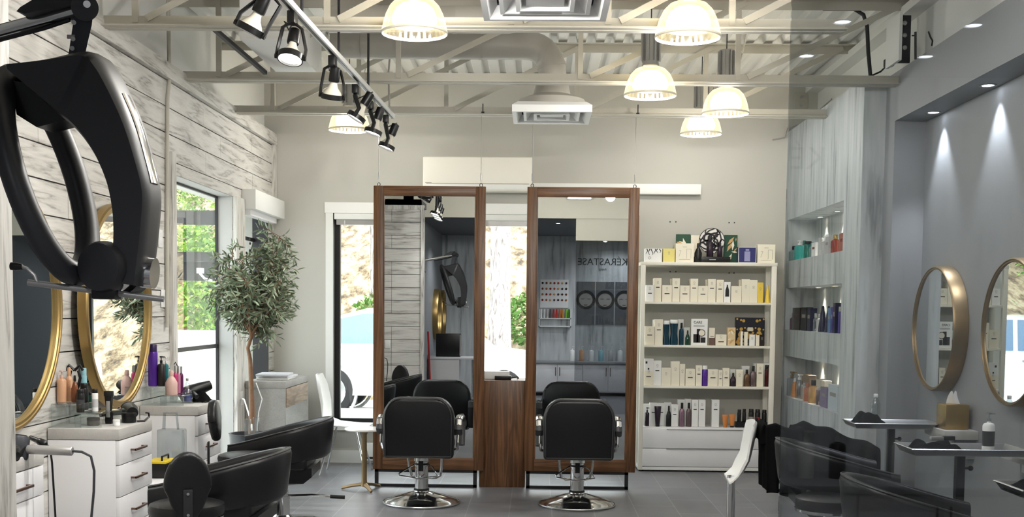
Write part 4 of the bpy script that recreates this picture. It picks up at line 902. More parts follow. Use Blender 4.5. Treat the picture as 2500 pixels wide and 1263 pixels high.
def hydraulic_chair(loc, label):
    t = thing('salon_chair', label, 'salon chair', loc)
    poly = []   # back outline, viewed from behind
    w_, z0, z1 = .268, .385, .845
    for x, z in ((-.262, z0), (.262, z0)): poly.append((x, z))
    for i in range(9): a = i/8*PI/2; poly.append((w_-.135+.135*math.cos(a)-.0, z1-.16+.16*math.sin(a)))
    for i in range(9): a = PI/2+i/8*PI/2; poly.append((-w_+.135+.135*math.cos(a), z1-.16+.16*math.sin(a)))
    mx = Matrix.Translation((0, -.20, 0)) @ Matrix.Rotation(-.10, 4, 'X') @ Matrix(((1, 0, 0, 0), (0, 0, 1, 0), (0, 1, 0, 0), (0, 0, 0, 1)))
    mx = Matrix.Translation((0, -.155, 0)) @ Matrix.Rotation(.09, 4, 'X') @ Matrix(((1, 0, 0, 0), (0, 0, -1, 0), (0, 1, 0, 0), (0, 0, 0, 1)))
    B().prism(poly, -.02, .085, mx, .028).build('backrest', 'black vinyl', t, ang=60)
    B().tube([mx @ Vector((x, z, .085)) for x, z in [(a*.93, z0+.02+(z-z0)*.955) for a, z in poly]], .005, 6, closed=True).build('piping', 'grey vinyl', t)
    B().box(-.24, .24, -.2, .27, .40, .50, .04, seg=4).build('seat', 'black vinyl', t); B().box(-.2, .2, -.16, .2, .375, .402).build('seat_plate', 'dark steel', t)
    for s in (-1, 1):
        x = .295*s
        a_ = B().tube([(x, -.17, .56), (x, -.22, .60), (x, -.19, .665), (x, -.05, .675), (x, .14, .66), (x, .17, .62), (x, .15, .5), (x, .12, .44)], [(.016, .03)]*8, 10, flat=(0, 0, 1)).build('armrest', 'grey vinyl', t)
        B().tube([(x*.98, -.17, .57), (x*.98, -.2, .50), (x*.96, -.14, .44), (x*.86, -.05, .42)], .011, 8).build('arm_frame', 'chrome', a_)
        B().tube([(x, -.215, .625), (x, -.2, .667), (x, -.12, .688), (x, .1, .682)], (.024, .006), 8, flat=(1, 0, 0)).build('arm_trim', 'chrome', a_)
    B().lathe([(.052, .07), (.052, .325), (.06, .33), (.06, .37), (.03, .375), (.03, .39)], n=28).build('pump_column', 'chrome', t)
    B().box(-.018, .018, -.0605, -.052, .255, .335, .002).build('maker_plate', 'black plastic', t); B().lathe([(.0535, .30), (.056, .302), (.056, .312), (.0535, .314)], n=28, caps=False).build('column_band', 'black plastic', t)
    B().lathe([(.288, 0), (.294, .006), (.294, .016), (.282, .02), (.27, .034), (.06, .094), (.055, .115), (0, .115)], n=64).build('base', 'chrome', t)
    B().lathe([(.295, .008), (.299, .012), (.295, .018)], n=64, caps=False).build('base_rim', 'brushed steel', t)
    B().lathe([(.056, .1), (.06, .104), (.06, .112), (.052, .118)], n=28, caps=False).build('rubber_collar', 'rubber', t)
    ring = [(.16*math.cos(a)*1.0, .03+.09*math.sin(a), .235+.02*math.cos(a)) for a in [PI*.15+i*PI*1.7/20 for i in range(21)]]
    B().tube([(.05, .02, .3), (.09, -.05, .285)]+[(.13, -.10, .225), (0, -.115, .205), (-.16, -.09, .225), (-.17, -.06, .235), (-.05, .03, .3)], .006, 8).build('foot_lever', 'chrome', t)
    B().tube([(-.14, .18, .41), (-.13, .3, .25), (-.115, .36, .165), (-.08, .37, .145), (.08, .37, .145), (.115, .36, .165), (.13, .3, .25), (.14, .18, .41)], .011, 10).build('footrest', 'chrome', t)
    return t
hc = hydraulic_chair(aZ(1029, 1229, 0), 'black salon chair seen from behind facing the left hanging mirror')
dup(hc, aZ(1408, 1234, 0), None, 'black salon chair seen from behind facing the right hanging mirror')
# air conditioner and cable trunk
t = thing('air_conditioner', 'cream wall air conditioner above the hanging mirrors', 'air conditioner', (-.57, 11.1, 2.6))
B().box(-1.083, -.058, 10.97, YB, 2.60, 2.913, .012, seg=3).build('casing', 'shelf cream', t, w=True); B().box(-1.05, -.09, 10.965, 10.975, 2.612, 2.66, .002).build('louvre', 'trim white', t, w=True)
B().box(-1.06, -1.0, 10.968, 10.972, 2.67, 2.674).build('marking', 'grey ink', t, w=True); B().box(-1.05, -.09, 10.968, 10.972, 2.662, 2.667).build('louvre_gap', 'grey ink', t, w=True)
tag(B().box(-.057, 1.527, 11.1, YB, 2.595, 2.69, .004).build('wall_trunking', 'trim white'), 'long white cable trunk running right from the air conditioner', 'trunking')

# ================================================================== PRODUCT SHELF
SX0, SX1, SY0, SY1 = .957, 2.203, 10.85, 11.17
t = thing('shelving_unit', 'tall cream shelving unit with two drawers against the back wall', 'shelf unit', (1.58, 11.0, 0)); ST = (1.95, 1.583, 1.182, .802, .418)
for xa, xb in ((SX0, SX0+.04), (SX1-.045, SX1)):
    for ya, yb in ((SY0, SY0+.04), (SY1-.04, SY1)): B().box(xa, xb, ya, yb, .02, 1.93, .002).build('post', 'shelf cream', t, w=True)
B().box(SX0-.004, SX1+.004, SY0-.002, SY1, 1.92, 1.95, .002).build('shelf_top', 'shelf cream', t, w=True)
for z in ST[1:4]: B().box(SX0+.03, SX1-.03, SY0+.006, SY1, z-.022, z, .002).build('shelf_board', 'shelf cream', t, w=True)
B().box(SX0+.02, SX1-.02, SY0+.015, SY1, .03, .418, .002).build('drawer_case', 'cabinet white', t, w=True); B().box(SX0, SX1, SY0+.001, SY1, .015, .045, .002).build('bottom_rail', 'trim white', t, w=True)
for za, zb in ((.222, .40), (.05, .216)):
    d = B().box(SX0+.04, SX1-.045, SY0-.004, SY0+.014, za, zb, .002).build('drawer', 'cabinet white', t, w=True)
    B().box(SX0+.26, SX1-.28, SY0-.010, SY0-.003, zb-.006, zb+.001, .001).build('finger_pull', 'silver plastic', d, w=True)
for x in (SX0+.03, SX1-.03): B().cyl((x, SY0+.04, 0), (x, SY0+.04, .02), .02, n=12).build('foot', 'rubber', t, w=True)
YF = SY0+.05     # product front line
gold = col('gold pattern', (206, 164, 80), .4); darkbox = col('dark navy box', (26, 28, 40), .45); navy = col('navy box', (44, 46, 104), .45); yel = col('yellow carton', (232, 218, 132), .5); yel2 = col('yellow bottle', (236, 204, 84), .35)
leafg = col('deep leaf green', (28, 72, 52), .5); tanp = col('tan pattern', (204, 164, 110), .5); tealb = col('petrol bottle', (20, 56, 74), .12); orange = col('orange tube', (206, 128, 62), .4); blackbr = col('black brown bottle', (38, 26, 22), .15); gunm = col('pewter can', (120, 104, 106), .25, metal=.7); plumd = col('dark plum', (40, 28, 42), .2); wine = col('wine bottle', (70, 18, 20), .12); beige = col('beige carton', (222, 198, 156), .5)
def S_px(x, y, sc, oy): return 1540+x*sc, oy+y*sc
def carton(x0, x1, yt, base, sc, oy, label, body='carton', bar=None, logo=True, depth=.07, y=None, name='carton', barw=.5, extra=None, group=None):
    """shelf box from its outline in a zoomed crop; base = shelf height"""
    y = YF if y is None else y
    px0, py = S_px(x0, yt, sc, oy); px1, _ = S_px(x1, yt, sc, oy); a, c_ = aY(px0, py, y), aY(px1, py, y)
    h = a.z-base; w_ = c_.x-a.x; cx = (a.x+c_.x)/2
    t = thing(name, label, 'box', (cx, y+depth/2, base+.0005), 0, group)
    B().box(-w_/2, w_/2, -depth/2, depth/2, 0, h, .0015, seg=1).build('box', body, t); f = -depth/2-.0012
    if bar: zb = aY(px0, S_px(0, bar, sc, oy)[1], y).z-base; B().box(-w_*barw/2, w_*barw/2, f, f+.002, zb-.004, zb+.004).build('label_bar', 'ink', t)
    if logo:
        zl = h*.70 if not bar else min(h*.86, zb+.05)
        B().lathe([(.0065, 0), (.009, 0)], (0, f+.0006, zl), 12, (0, -1, 0), caps=False).box(-.009, .009, f, f+.001, zl-.017, zl-.0145).build('emblem', 'grey ink', t)
    if extra: extra(t, w_, h, f)
    return t
def sbottle(kind, x0, x1, yt, base, sc, oy, body, cap, label, y=None, **k):
    y = YF+.02 if y is None else y
    px0, py = S_px(x0, yt, sc, oy); px1, _ = S_px(x1, yt, sc, oy); a, c_ = aY(px0, py, y), aY(px1, py, y); r = (c_.x-a.x)/2
    return bottle(kind, ((a.x+c_.x)/2, y+0, base+.0005), r, a.z-base, body, cap, label, **k)
s1, o1 = .17416, 540; z = ST[0]
def squig(t, w_, h, f):
    b = B()
    for i in range(6): x = -w_*.4+w_*.155*i; b.tube([(x+.008*math.sin(2.3*i+k*.9), f, h*(.97-.075*k*(1+.25*math.sin(i)))) for k in range(6)], [(.0045-.0006*k, .0008) for k in range(6)], 6, flat=(1, 0, 0))
    b.tube([(-w_*.22+.012*math.cos(a), f, h*.3+.012*math.sin(a)) for a in [i*PI/6 for i in range(12)]], .0012, 5, closed=True); b.build('print', 'ink', t)
carton(200, 440, 385, z, s1, o1, 'white box with black squiggles at left end of shelf top', 'carton white', None, False, .1, extra=squig)
carton(455, 620, 385, z, s1, o1, 'square pale yellow box on the shelf top', yel, None, True, .1)
def lineart(t, w_, h, f):
    b = B(); b.box(-w_*.12, w_*.12, f, f+.001, h*.8, h*.82)
    for x0, z0, x1, z1 in ((-.32, .3, -.2, .62), (-.2, .62, -.32, .62), (.1, .2, .1, .7), (.1, .7, .34, .7), (.34, .7, .34, .2), (-.3, .15, .3, .15)): b.cyl((x0*w_, f, z0*h), (x1*w_, f, z1*h), .0011, n=5)
    b.build('print', 'grey ink', t)
carton(632, 888, 312, z, s1, o1, 'large cream box with faint line drawing left of the black swirl display', extra=lineart, logo=False, depth=.12)
def leafart(t, w_, h, f):
    rr = random.Random(int(w_*1e5)); b = B()
    for i in range(7):
        x, zz = rr.uniform(-.4, .4)*w_, rr.uniform(.15, .85)*h; a = rr.uniform(0, PI); l, k = min(w_*.4, h*.3, x+w_*.5+.02, w_*.5-x+.02), .3
        l = max(.012, min(l, w_*.5-abs(x)+.004, min(zz, h-zz)))
        b.m = i % 2; b.quad(*[Vector((x+l*math.cos(a)*c_-l*k*math.sin(a)*s_, f-.0002*i, zz+l*math.sin(a)*c_+l*k*math.cos(a)*s_)) for c_, s_ in ((-1, 0), (0, -1), (1, 0), (0, 1))])
    b.build('print', [tanp, 'carton'], t)
carton(640, 840, 185, z, s1, o1, 'green and tan leaf print box behind the large cream box', leafg, None, False, .04, YF+.15, extra=leafart)
carton(845, 965, 200, z, s1, o1, 'cream box behind, between leaf print box and swirl disc', 'carton', None, False, .04, YF+.15)
carton(1315, 1498, 195, z, s1, o1, 'tall green and tan leaf print panel right of the swirl disc', leafg, None, False, .04, YF+.13, extra=leafart)
# swirl display
a, c_ = aY(*S_px(890, 548, s1, o1), YF+.04), aY(*S_px(1390, 548, s1, o1), YF+.04)
t = thing('display_stand', 'black display stand with a round swirl-cut disc on the shelf top', 'display', ((a.x+c_.x)/2, YF+.06, z)); W_ = c_.x-a.x
B().box(-W_/2, W_/2, -.05, .05, 0, .055, .004).build('plinth', blk, t); B().box(-.03, .03, -.0515, -.05, .024, .032).build('marking', 'grey ink', t)
px, py = S_px(1138, 270, s1, o1); q = aY(px, py, YF+.07); R_ = .17; q = q-t.location
q.z = .055+.0+R_*.62+.06; R_ = aY(S_px(1320, 0, s1, o1)[0], py, YF+.07).x-aY(px, py, YF+.07).x; q.z = aY(px, S_px(0, 95, s1, o1)[1], YF+.07).z-z-R_
B().lathe([(.0, 0), (R_*.98, 0), (R_*.98, .003), (0, .003)], (q.x, .02, q.z), 48, (0, 1, 0)).build('disc', col('pearl board', (224, 220, 216), .4), t)
b = B(); b.lathe([(R_*.96, -.004), (R_, -.004), (R_, .004), (R_*.96, .004)], (q.x, .02, q.z), 48, (0, 1, 0), caps=False); rr = random.Random(5)
for i in range(17):
    a0 = 2*PI*i/17; pts = []
    for k in range(9):
        f = k/8; ra = R_*(.95-.85*f); aa = a0+1.5*f*(1 if i % 2 else -1)+.5*math.sin(6*f+i); pts.append((q.x+ra*math.cos(aa), .017, q.z+ra*math.sin(aa)))
    b.tube(pts, [(.004+.004*math.sin(PI*k/8), .001) for k in range(9)], 6, flat=(1, 0, .3))
b.build('swirl_cutout', 'ink', t)
sbottle('shoulder', 895, 1000, 310, z+.0, s1, o1, blk, blk, 'stout black bottle left on the swirl display stand', y=YF+.03)
sbottle('bottle', 1065, 1160, 215, z+.056, s1, o1, plumd, blk, 'tall dark bottle in front of the swirl disc', y=YF+.06)
sbottle('bottle', 1215, 1285, 300, z+.056, s1, o1, plumd, blk, 'short dark bottle right on the swirl display stand', y=YF+.06)
def navyart(t, w_, h, f):
    b = B(); b.box(-w_*.16, w_*.16, f, f+.001, h*.1, h*.72); b.box(-w_*.1, w_*.1, f, f+.001, h*.76, h*.88); b.build('print', col('pale lilac print', (150, 150, 190)), t)
    b = B()
    for q_ in ((-.5, -.47, 0, 1), (.47, .5, 0, 1), (-.5, .5, .97, 1), (-.5, .5, 0, .03)): b.box(q_[0]*w_, q_[1]*w_, f, f+.0015, q_[2]*h, q_[3]*h)
    b.build('border', 'carton white', t)
carton(1510, 1762, 365, z, s1, o1, 'navy box with white border on the shelf top', navy, None, False, .09, extra=navyart)
carton(1780, 2028, 328, z, s1, o1, 'cream box with line drawing at right end of shelf top', extra=lineart, logo=False, depth=.12, body='carton')
z = ST[1]; n1 = ['short cream carton with black bar, first on second shelf from top', 'tall cream carton with black bar, second on second shelf', 'wide short cream carton between two tall ones, third on second shelf', 'tall cream carton with black bar, fourth on second shelf', 'pinkish short carton with black bar, fifth on second shelf', 'tall cream carton, sixth on second shelf from the left post', 'short cream carton in the middle of the second shelf', 'tall wide cream carton right of the middle on second shelf', 'tall cream carton left of the one showing a dark dropper bottle']
for (x0, x1, yt, br), l in zip(((215, 325, 900, 1013), (330, 432, 800, 930), (440, 580, 900, 1018), (585, 690, 803, 935), (692, 830, 905, 1022), (838, 945, 808, 940), (945, 1082, 910, 1026), (1085, 1195, 812, 943), (1205, 1305, 825, 955)), n1): carton(x0, x1, yt, z, s1, o1, l, bar=br, body='carton white' if x0 < 300 else 'carton')
def dropart(t, w_, h, f):
    b = B(); b.ring([[(-w_*.3, f, h*.28), (w_*.3, f, h*.28)], [(-w_*.28, f, h*.6), (w_*.28, f, h*.6)], [(-w_*.1, f, h*.78), (w_*.1, f, h*.78)], [(-w_*.1, f, h*.86), (w_*.1, f, h*.86)]], closed_u=False, caps=False); b.build('print', 'ink', t, recalc=False)
carton(1310, 1400, 855, z, s1, o1, 'white carton showing a dark dropper bottle on second shelf', 'carton white', None, False, extra=dropart)
carton(1410, 1555, 912, z, s1, o1, 'wide short cream carton without bar on second shelf'); carton(1560, 1670, 815, z, s1, o1, 'tallest plain cream carton without bar on second shelf'); carton(1668, 1778, 828, z, s1, o1, 'plain pinkish cream carton beside the yellow carton')
carton(1778, 1862, 862, z, s1, o1, 'slim yellow carton beside the yellow pump bottle', yel2); sbottle('cone', 1880, 1965, 900, z, s1, o1, yel2, yel2, 'yellow tapered bottle at right end of second shelf')
for i, (x0, x1, yt, q_) in enumerate(((318, 420, 800, 'second'), (556, 660, 805, 'fourth'), (818, 920, 810, 'sixth'), (1048, 1150, 820, 'eighth'), (1515, 1640, 820, 'tallest plain'))): carton(x0, x1, yt+4, z, s1, o1, 'cream carton standing directly behind the %s tall carton on second shelf' % q_, depth=.06, y=YF+.09, logo=False)
z = ST[2]; o2 = 740
carton(200, 335, 328, z, s1, o2, 'short cream carton at left end of the third shelf', bar=450); carton(340, 452, 232, z, s1, o2, 'tall cream carton with black bar left of the petrol blue bottles', bar=378); carton(316, 430, 236, z, s1, o2, 'tall white carton hidden behind, at left end of third shelf', 'carton white', logo=False, y=YF+.1)
sbottle('hourglass', 455, 545, 250, z, s1, o2, tealb, 'carton white', 'petrol blue curved bottle with white cap, left of the pair'); sbottle('hourglass', 550, 665, 235, z, s1, o2, tealb, 'carton white', 'larger petrol blue curved bottle with white cap, right of the pair')
carton(668, 740, 232, z, s1, o2, 'white carton behind the slim blue-green spray bottle', 'carton white', None, False, y=YF+.1); sbottle('bottle', 680, 745, 280, z, s1, o2, tealb, blackbr, 'slim blue-green bottle with dark cap on third shelf')
carton(745, 830, 345, z, s1, o2, 'white carton behind the dark green dropper bottle', 'carton white', None, False, y=YF+.1); sbottle('shoulder', 765, 832, 385, z, s1, o2, dgrn, dgrn, 'dark green dropper bottle on third shelf')
def cardart(t, w_, h, f):
    text('lettering', 'CARE', h*.13, (-w_*.1, f, h*.83), (PI/2, 0, 0), 'ink', t)
    b = B(); b.box(-w_*.36, w_*.3, f, f+.001, h*.74, h*.75); b.box(-w_*.36, w_*.3, f, f+.001, h*.71, h*.72); b.box(-w_*.36, -w_*.06, f, f+.001, h*.1, h*.42); b.box(-w_*.16, w_*.06, f, f+.001, h*.1, h*.62); b.box(w_*.08, w_*.38, f, f+.001, h*.1, h*.3); b.build('print', 'ink', t)
    B().lathe([(.0, .0016), (w_*.2, .0016)], (w_*.14, f, h*.47), 24, (0, -1, 0), caps=False).build('print_disc', 'carton', t); B().lathe([(w_*.18, .002), (w_*.22, .002)], (w_*.14, f, h*.47), 24, (0, -1, 0), caps=False).build('print_ring', 'ink', t)
carton(850, 1080, 225, z, s1, o2, 'white CARE card with black product picture on third shelf', 'carton white', None, False, .02, extra=cardart, name='display_card')
def brownart(t, w_, h, f): B().box(-w_/2, w_/2, f, f+.001, 0, h*.42).build('print', col('brown print', (108, 84, 74)), t); B().box(-w_*.3, w_*.3, f-.0005, f+.001, h*.5, h*.52).build('label_bar', 'ink', t)
carton(1100, 1180, 350, z, s1, o2, 'slim carton with brown lower half right of the CARE card', 'carton', None, False, extra=brownart); carton(1190, 1345, 445, z, s1, o2, 'low wide cream carton with black bar on third shelf', bar=545)
carton(1360, 1470, 345, z, s1, o2, 'beige patterned carton left of the gold and black box', beige, None, False, extra=leafart)
def goldart(t, w_, h, f):
    b = B(); rr = random.Random(9)
    for i in range(34):
        x, zz, r_ = rr.uniform(0, .46)*w_, rr.uniform(.06, .95)*h, rr.uniform(.008, .02)
        for s_ in (-1, 1):
            r2 = min(r_, w_*.5-x+.001); b.lathe([(.0001, .0005+.0001*i), (r2, .0005+.0001*i)], (x*s_, f, max(r2, min(h-r2, zz))), 7, (0, -1, 0), caps=False)
    b.build('print', gold, t); B().box(-w_*.09, w_*.09, f-.006, f, h*.52, h*.65).build('label_bar', 'carton', t)
carton(1475, 1880, 205, z, s1, o2, 'big gold and black patterned box at right of third shelf', darkbox, None, False, .06, YF+.1, extra=goldart)
for x0, x1, yt, l, bd in ((1545, 1572, 400, 'thin white strip carton in front of the gold and black box', 'carton white'), (1595, 1642, 408, 'slim white carton with dark stripe before the gold and black box', 'carton'), (1665, 1742, 445, 'small square white carton before the gold and black box', 'carton white'), (1755, 1805, 452, 'small cream carton right before the gold and black box', 'carton'), (1808, 1872, 445, 'small dark carton at right foot of the gold and black box', blackbr)): carton(x0, x1, yt, z, s1, o2, l, bd, None, x1-x0 > 60, .03)
z = ST[3]
carton(185, 320, 920, z, s1, o2, 'short cream carton under a white card on fourth shelf', bar=1033)
def cardmini(t, w_, h, f): B().box(-w_*.1, w_*.06, f, f+.001, h*.12, h*.26).box(-w_*.35, -w_*.15, f, f+.001, h*.62, h*.8).build('print', 'ink', t)
carton(188, 320, 785, z+.1325, s1, o2, 'white card standing on the short cream carton of fourth shelf', 'carton white', None, False, .04, extra=cardmini, name='display_card')
for x0, x1, yt, br, l in ((320, 430, 812, 950, 'tall white carton beside the white card on fourth shelf'), (430, 565, 912, None, 'wide short plain carton, third on the fourth shelf'), (570, 688, 820, None, 'tall cream carton, fourth on the fourth shelf'), (690, 762, 858, None, 'slim tall cream carton, fifth on the fourth shelf'), (768, 905, 925, 1047, 'short cream carton with black bar, sixth on fourth shelf'), (915, 1000, 875, 1000, 'cream carton with black bar left of the purple bottle'), (1082, 1225, 930, 1050, 'short wide carton right of the purple bottle'), (1230, 1290, 945, 1064, 'slimmest short carton on the fourth shelf'), (1295, 1385, 915, 1050, 'cream carton left of the dark flask carton on fourth shelf'), (1480, 1575, 935, None, 'yellowish cream carton right of the dark flask carton'), (1770, 1862, 850, 984, 'tall cream carton beside the dark red bottle')): carton(x0, x1, yt, z, s1, o2, l, bar=br, body='carton white' if x0 == 320 else 'carton')
carton(1395, 1480, 930, z, s1, o2, 'white carton behind the dark flask on fourth shelf', 'carton white', None, False, y=YF+.1); sbottle('shoulder', 1395, 1478, 980, z, s1, o2, plumd, blk, 'dark flask with pointed cap on fourth shelf')
sbottle('can', 1000, 1080, 880, z, s1, o2, purple, 'carton white', 'purple can with white cap on the fourth shelf')
carton(1560, 1665, 885, z, s1, o2, 'white carton behind the bronze bottle on fourth shelf', 'carton white', None, False, y=YF+.1); sbottle('bottle', 1590, 1668, 935, z, s1, o2, col('bronze bottle', (120, 92, 70), .2, metal=.5), blk, 'bronze bottle with black cap, shorter of the pair on fourth shelf')
sbottle('bottle', 1675, 1760, 885, z, s1, o2, gunm, blk, 'pewter bottle with black cap, taller of the pair on fourth shelf'); carton(1735, 1800, 850, z, s1, o2, 'white carton behind the pewter bottle on fourth shelf', 'carton white', None, False, y=YF+.1)
carton(1862, 1945, 840, z, s1, o2, 'white carton behind the dark red bottle at right end', 'carton white', None, False, y=YF+.1); sbottle('can', 1880, 1945, 870, z, s1, o2, wine, blk, 'dark red can at right end of the fourth shelf')
s4, o4, z = .19, 940, ST[4]+.001
carton(158, 245, 250, z, s4, o4, 'white carton behind the dark pump at left of bottom shelf', 'carton white', None, False, y=YF+.08); sbottle('pump', 182, 240, 292, z, s4, o4, plumd, blk, 'dark pump bottle at left end of the bottom shelf')
carton(245, 345, 235, z, s4, o4, 'white carton left behind the black tube on bottom shelf', 'carton white', 355, False, y=YF+.06); carton(345, 440, 238, z, s4, o4, 'white carton right behind the black tube on bottom shelf', 'carton white', 355, False, y=YF+.06)
def squeeze(x0, x1, yt, label, body, cap, sc=s4, oy=o4):
    px0, py = S_px(x0, yt, sc, oy); px1, _ = S_px(x1, yt, sc, oy); a, c_ = aY(px0, py, YF), aY(px1, py, YF); w_ = (c_.x-a.x)/2; h = a.z-z
    t = thing('squeeze_tube', label, 'tube', ((a.x+c_.x)/2, YF, z+.0005))
    B().ring([[(w_*k*math.cos(2*PI*i/16), w_*d*math.sin(2*PI*i/16), zz*h) for i in range(16)] for k, d, zz in ((.62, .6, .12), (.7, .6, .3), (.9, .3, .8), (1, .06, 1))]).build('body', body, t); B().lathe([(w_*.58, 0), (w_*.6, h*.12)], n=16).build('cap', cap, t)
squeeze(303, 393, 275, 'black squeeze tube standing on its cap on bottom shelf', plumd, blk)
carton(440, 525, 230, z, s4, o4, 'white carton behind the black nozzle bottle on bottom shelf', 'carton white', None, False, y=YF+.08); sbottle('shoulder', 455, 525, 270, z, s4, o4, 'black plastic', blk, 'black nozzle bottle with pointed tip on bottom shelf')
carton(525, 610, 255, z, s4, o4, 'white carton with black bar right of the black nozzle bottle', 'carton white', 382); carton(608, 700, 190, z, s4, o4, 'tall white carton behind the pinkish spray can', 'carton white', None, False, y=YF+.08); sbottle('bottle', 625, 692, 230, z, s4, o4, col('pinkish can', (150, 118, 136), .25, metal=.5), blk, 'pinkish spray can with black cap on bottom shelf')
carton(702, 785, 185, z, s4, o4, 'tall white carton behind the silvery spray can', 'carton white', None, False, y=YF+.08); sbottle('bottle', 715, 780, 230, z, s4, o4, gunm, blk, 'silvery spray can with black cap on bottom shelf')
for x0, x1, l in ((788, 870, 'tall white carton with black bar, first right of the spray cans'), (875, 962, 'tall white carton with black bar, second right of the spray cans'), (1045, 1140, 'tall white carton with black bar standing alone on bottom shelf')): carton(x0, x1, 195, z, s4, o4, l, 'carton white', 318)
squeeze(1172, 1258, 385, 'orange squeeze tube, left of the two on bottom shelf', orange, orange); squeeze(1262, 1345, 380, 'orange squeeze tube with black cap, right of the two', orange, blk)
a, c_ = aY(*S_px(1350, 530, s4, o4), YF), aY(*S_px(1760, 530, s4, o4), YF)
t = thing('product_tray', 'black tray of dark cans at right end of the bottom shelf', 'tray', ((a.x+c_.x)/2, YF+.04, z)); W_ = c_.x-a.x
B().box(-W_/2, W_/2, -.04, .04, 0, .01, .002).box(-W_/2, W_/2, -.042, -.038, 0, .05).box(-W_/2, -W_/2+.004, -.04, .04, 0, .05).box(W_/2-.004, W_/2, -.04, .04, 0, .05).box(-W_/2, W_/2, .038, .042, 0, .05).build('tray', blk, t)
for i, (x0, x1, yt, l) in enumerate(((1370, 1420, 318, 'first black can from left in the black tray'), (1435, 1482, 312, 'second black can from left in the black tray'), (1515, 1582, 312, 'third black can in the black tray, with pale label'), (1597, 1665, 317, 'fourth black can in the black tray, with red band'), (1687, 1748, 322, 'last black can at right in the black tray'))): sbottle('can', x0, x1, yt, z+.0105, s4, o4, 'black plastic', blk, l, y=YF+.035, band=[None, None, 'grey ink', col('red band', (150, 40, 40)), None][i], group='dark cans in the black tray')
# ================================================================== NICHE BOTTLES
def nb(items, sc, oy, base, xw, noun):
    for x0, x1, yt, kind, body, cap, label in items:
        px0, px1 = 1880+x0*sc, 1880+x1*sc; py = oy+yt*sc; X = XN+xw
        pa, pb = aX(px0, py, X), aX(px1, py, X); yc = min(NY1-.03, max(NY0+.03, (pa.y+pb.y)/2)); r = max(.016, abs(pa.y-pb.y)/2*.42); h = max(.06, min(.33, (pa.z+pb.z)/2-base-.002))
        if kind == 'box':
            ln = min(abs(pa.y-pb.y)*.9, .3); t = thing('carton', label, 'box', (X+.03, yc, base+.0005)); B().box(-.03, .03, -ln/2, ln/2, 0, h, .0015, seg=1).build('box', body, t); B().box(-.0312, -.0295, -ln*.3, ln*.3, h*.55, h*.7).build('label_bar', cap, t)
        else: bottle(kind, (X+.03, yc, base+.0005), r, h, body, cap, label)
tq = col('turquoise bottle', (64, 168, 160), .2); tq2 = col('green teal bottle', (30, 120, 104), .2); greyt = col('grey teal bottle', (116, 140, 140), .3); wht = 'carton white'; pgrey = col('pale grey carton', (186, 186, 186), .5); rust = col('rust red bottle', (140, 58, 44), .25); rust2 = col('salmon carton', (168, 100, 84), .5); slv = 'silver plastic'
nb([(137, 190, 672, 'bottle', greyt, blk, 'grey-teal bottle with dark cap, leftmost in the top niche'), (193, 236, 622, 'pump', tq, wht, 'turquoise pump bottle with white top in the top niche'), (238, 264, 622, 'bottle', tq, tq2, 'turquoise bottle second beside the turquoise pump'), (264, 300, 628, 'can', tq2, blk, 'green-teal can with dark top in the top niche'), (302, 334, 640, 'bottle', greyt, greyt, 'grey-teal slim bottle right of the teal can'), (336, 370, 640, 'box', wht, rust, 'white carton with red print in the top niche'), (372, 398, 600, 'can', pgrey, pgrey, 'pale grey can in the middle of the top niche'), (400, 424, 588, 'pump', pgrey, wht, 'pale pump bottle with white head in the top niche'), (426, 446, 572, 'can', wht, wht, 'tall white can in the top niche'), (446, 478, 592, 'box', pgrey, 'grey ink', 'pale grey carton left of the red bottles'), (481, 526, 575, 'bottle', rust, 'brass', 'rust red bottle with gold cap in the top niche'), (528, 560, 570, 'bottle', rust2, 'brass', 'salmon bottle with gold cap in the top niche'), (562, 596, 562, 'box', rust2, rust, 'salmon carton at right end of the top niche')], .3008, 400, NZ[0][0], .04, 'top')
vio = col('violet carton', (74, 58, 140), .4); steelb = col('steel blue carton', (96, 130, 170), .4); plumb = col('plum grey bottle', (110, 84, 96), .3); navyb = col('midnight carton', (28, 28, 60), .35)
nb([(128, 158, 168, 'bottle', plumb, slv, 'plum-grey bottle leftmost in the middle niche'), (162, 195, 172, 'bottle', plumb, slv, 'plum-grey bottle second in the middle niche'), (205, 285, 120, 'box', blackbr, 'bronze', 'black and bronze carton in the middle niche'), (287, 345, 116, 'box', 'black plastic', 'grey ink', 'plain black carton in the middle niche'), (347, 380, 124, 'box', navyb, 'grey ink', 'midnight blue carton behind the clear bottle'), (382, 408, 172, 'bottle', 'clear plastic', slv, 'clear bottle with silver cap in the middle niche'), (412, 436, 176, 'bottle', pgrey, slv, 'pale grey bottle beside the navy cone'), (438, 486, 102, 'cone', navyb, navyb, 'navy cone bottle, first of two in the middle niche'), (494, 538, 104, 'cone', navyb, navyb, 'navy cone bottle, second of two in the middle niche'), (540, 568, 122, 'box', steelb, 'grey ink', 'steel blue carton in the middle niche'), (570, 588, 112, 'box', vio, 'grey ink', 'violet carton in the middle niche'), (590, 612, 74, 'box', navyb, 'grey ink', 'tallest dark navy carton in the middle niche'), (614, 634, 110, 'can', vio, slv, 'violet can at right in the middle niche'), (636, 660, 122, 'can', slv, slv, 'silver can at right end of the middle niche')], .2612, 720, NZ[1][0], .04, 'middle')
org2 = col('bright orange tube', (226, 150, 70), .35); goldb = col('gold bottle', (190, 148, 92), .25); coral = col('copper bottle', (186, 116, 84), .25); lilac = col('lilac carton', (128, 114, 140), .45); kraft = col('kraft carton', (166, 140, 112), .55); frost = col('frosted box', (196, 204, 210), .4)
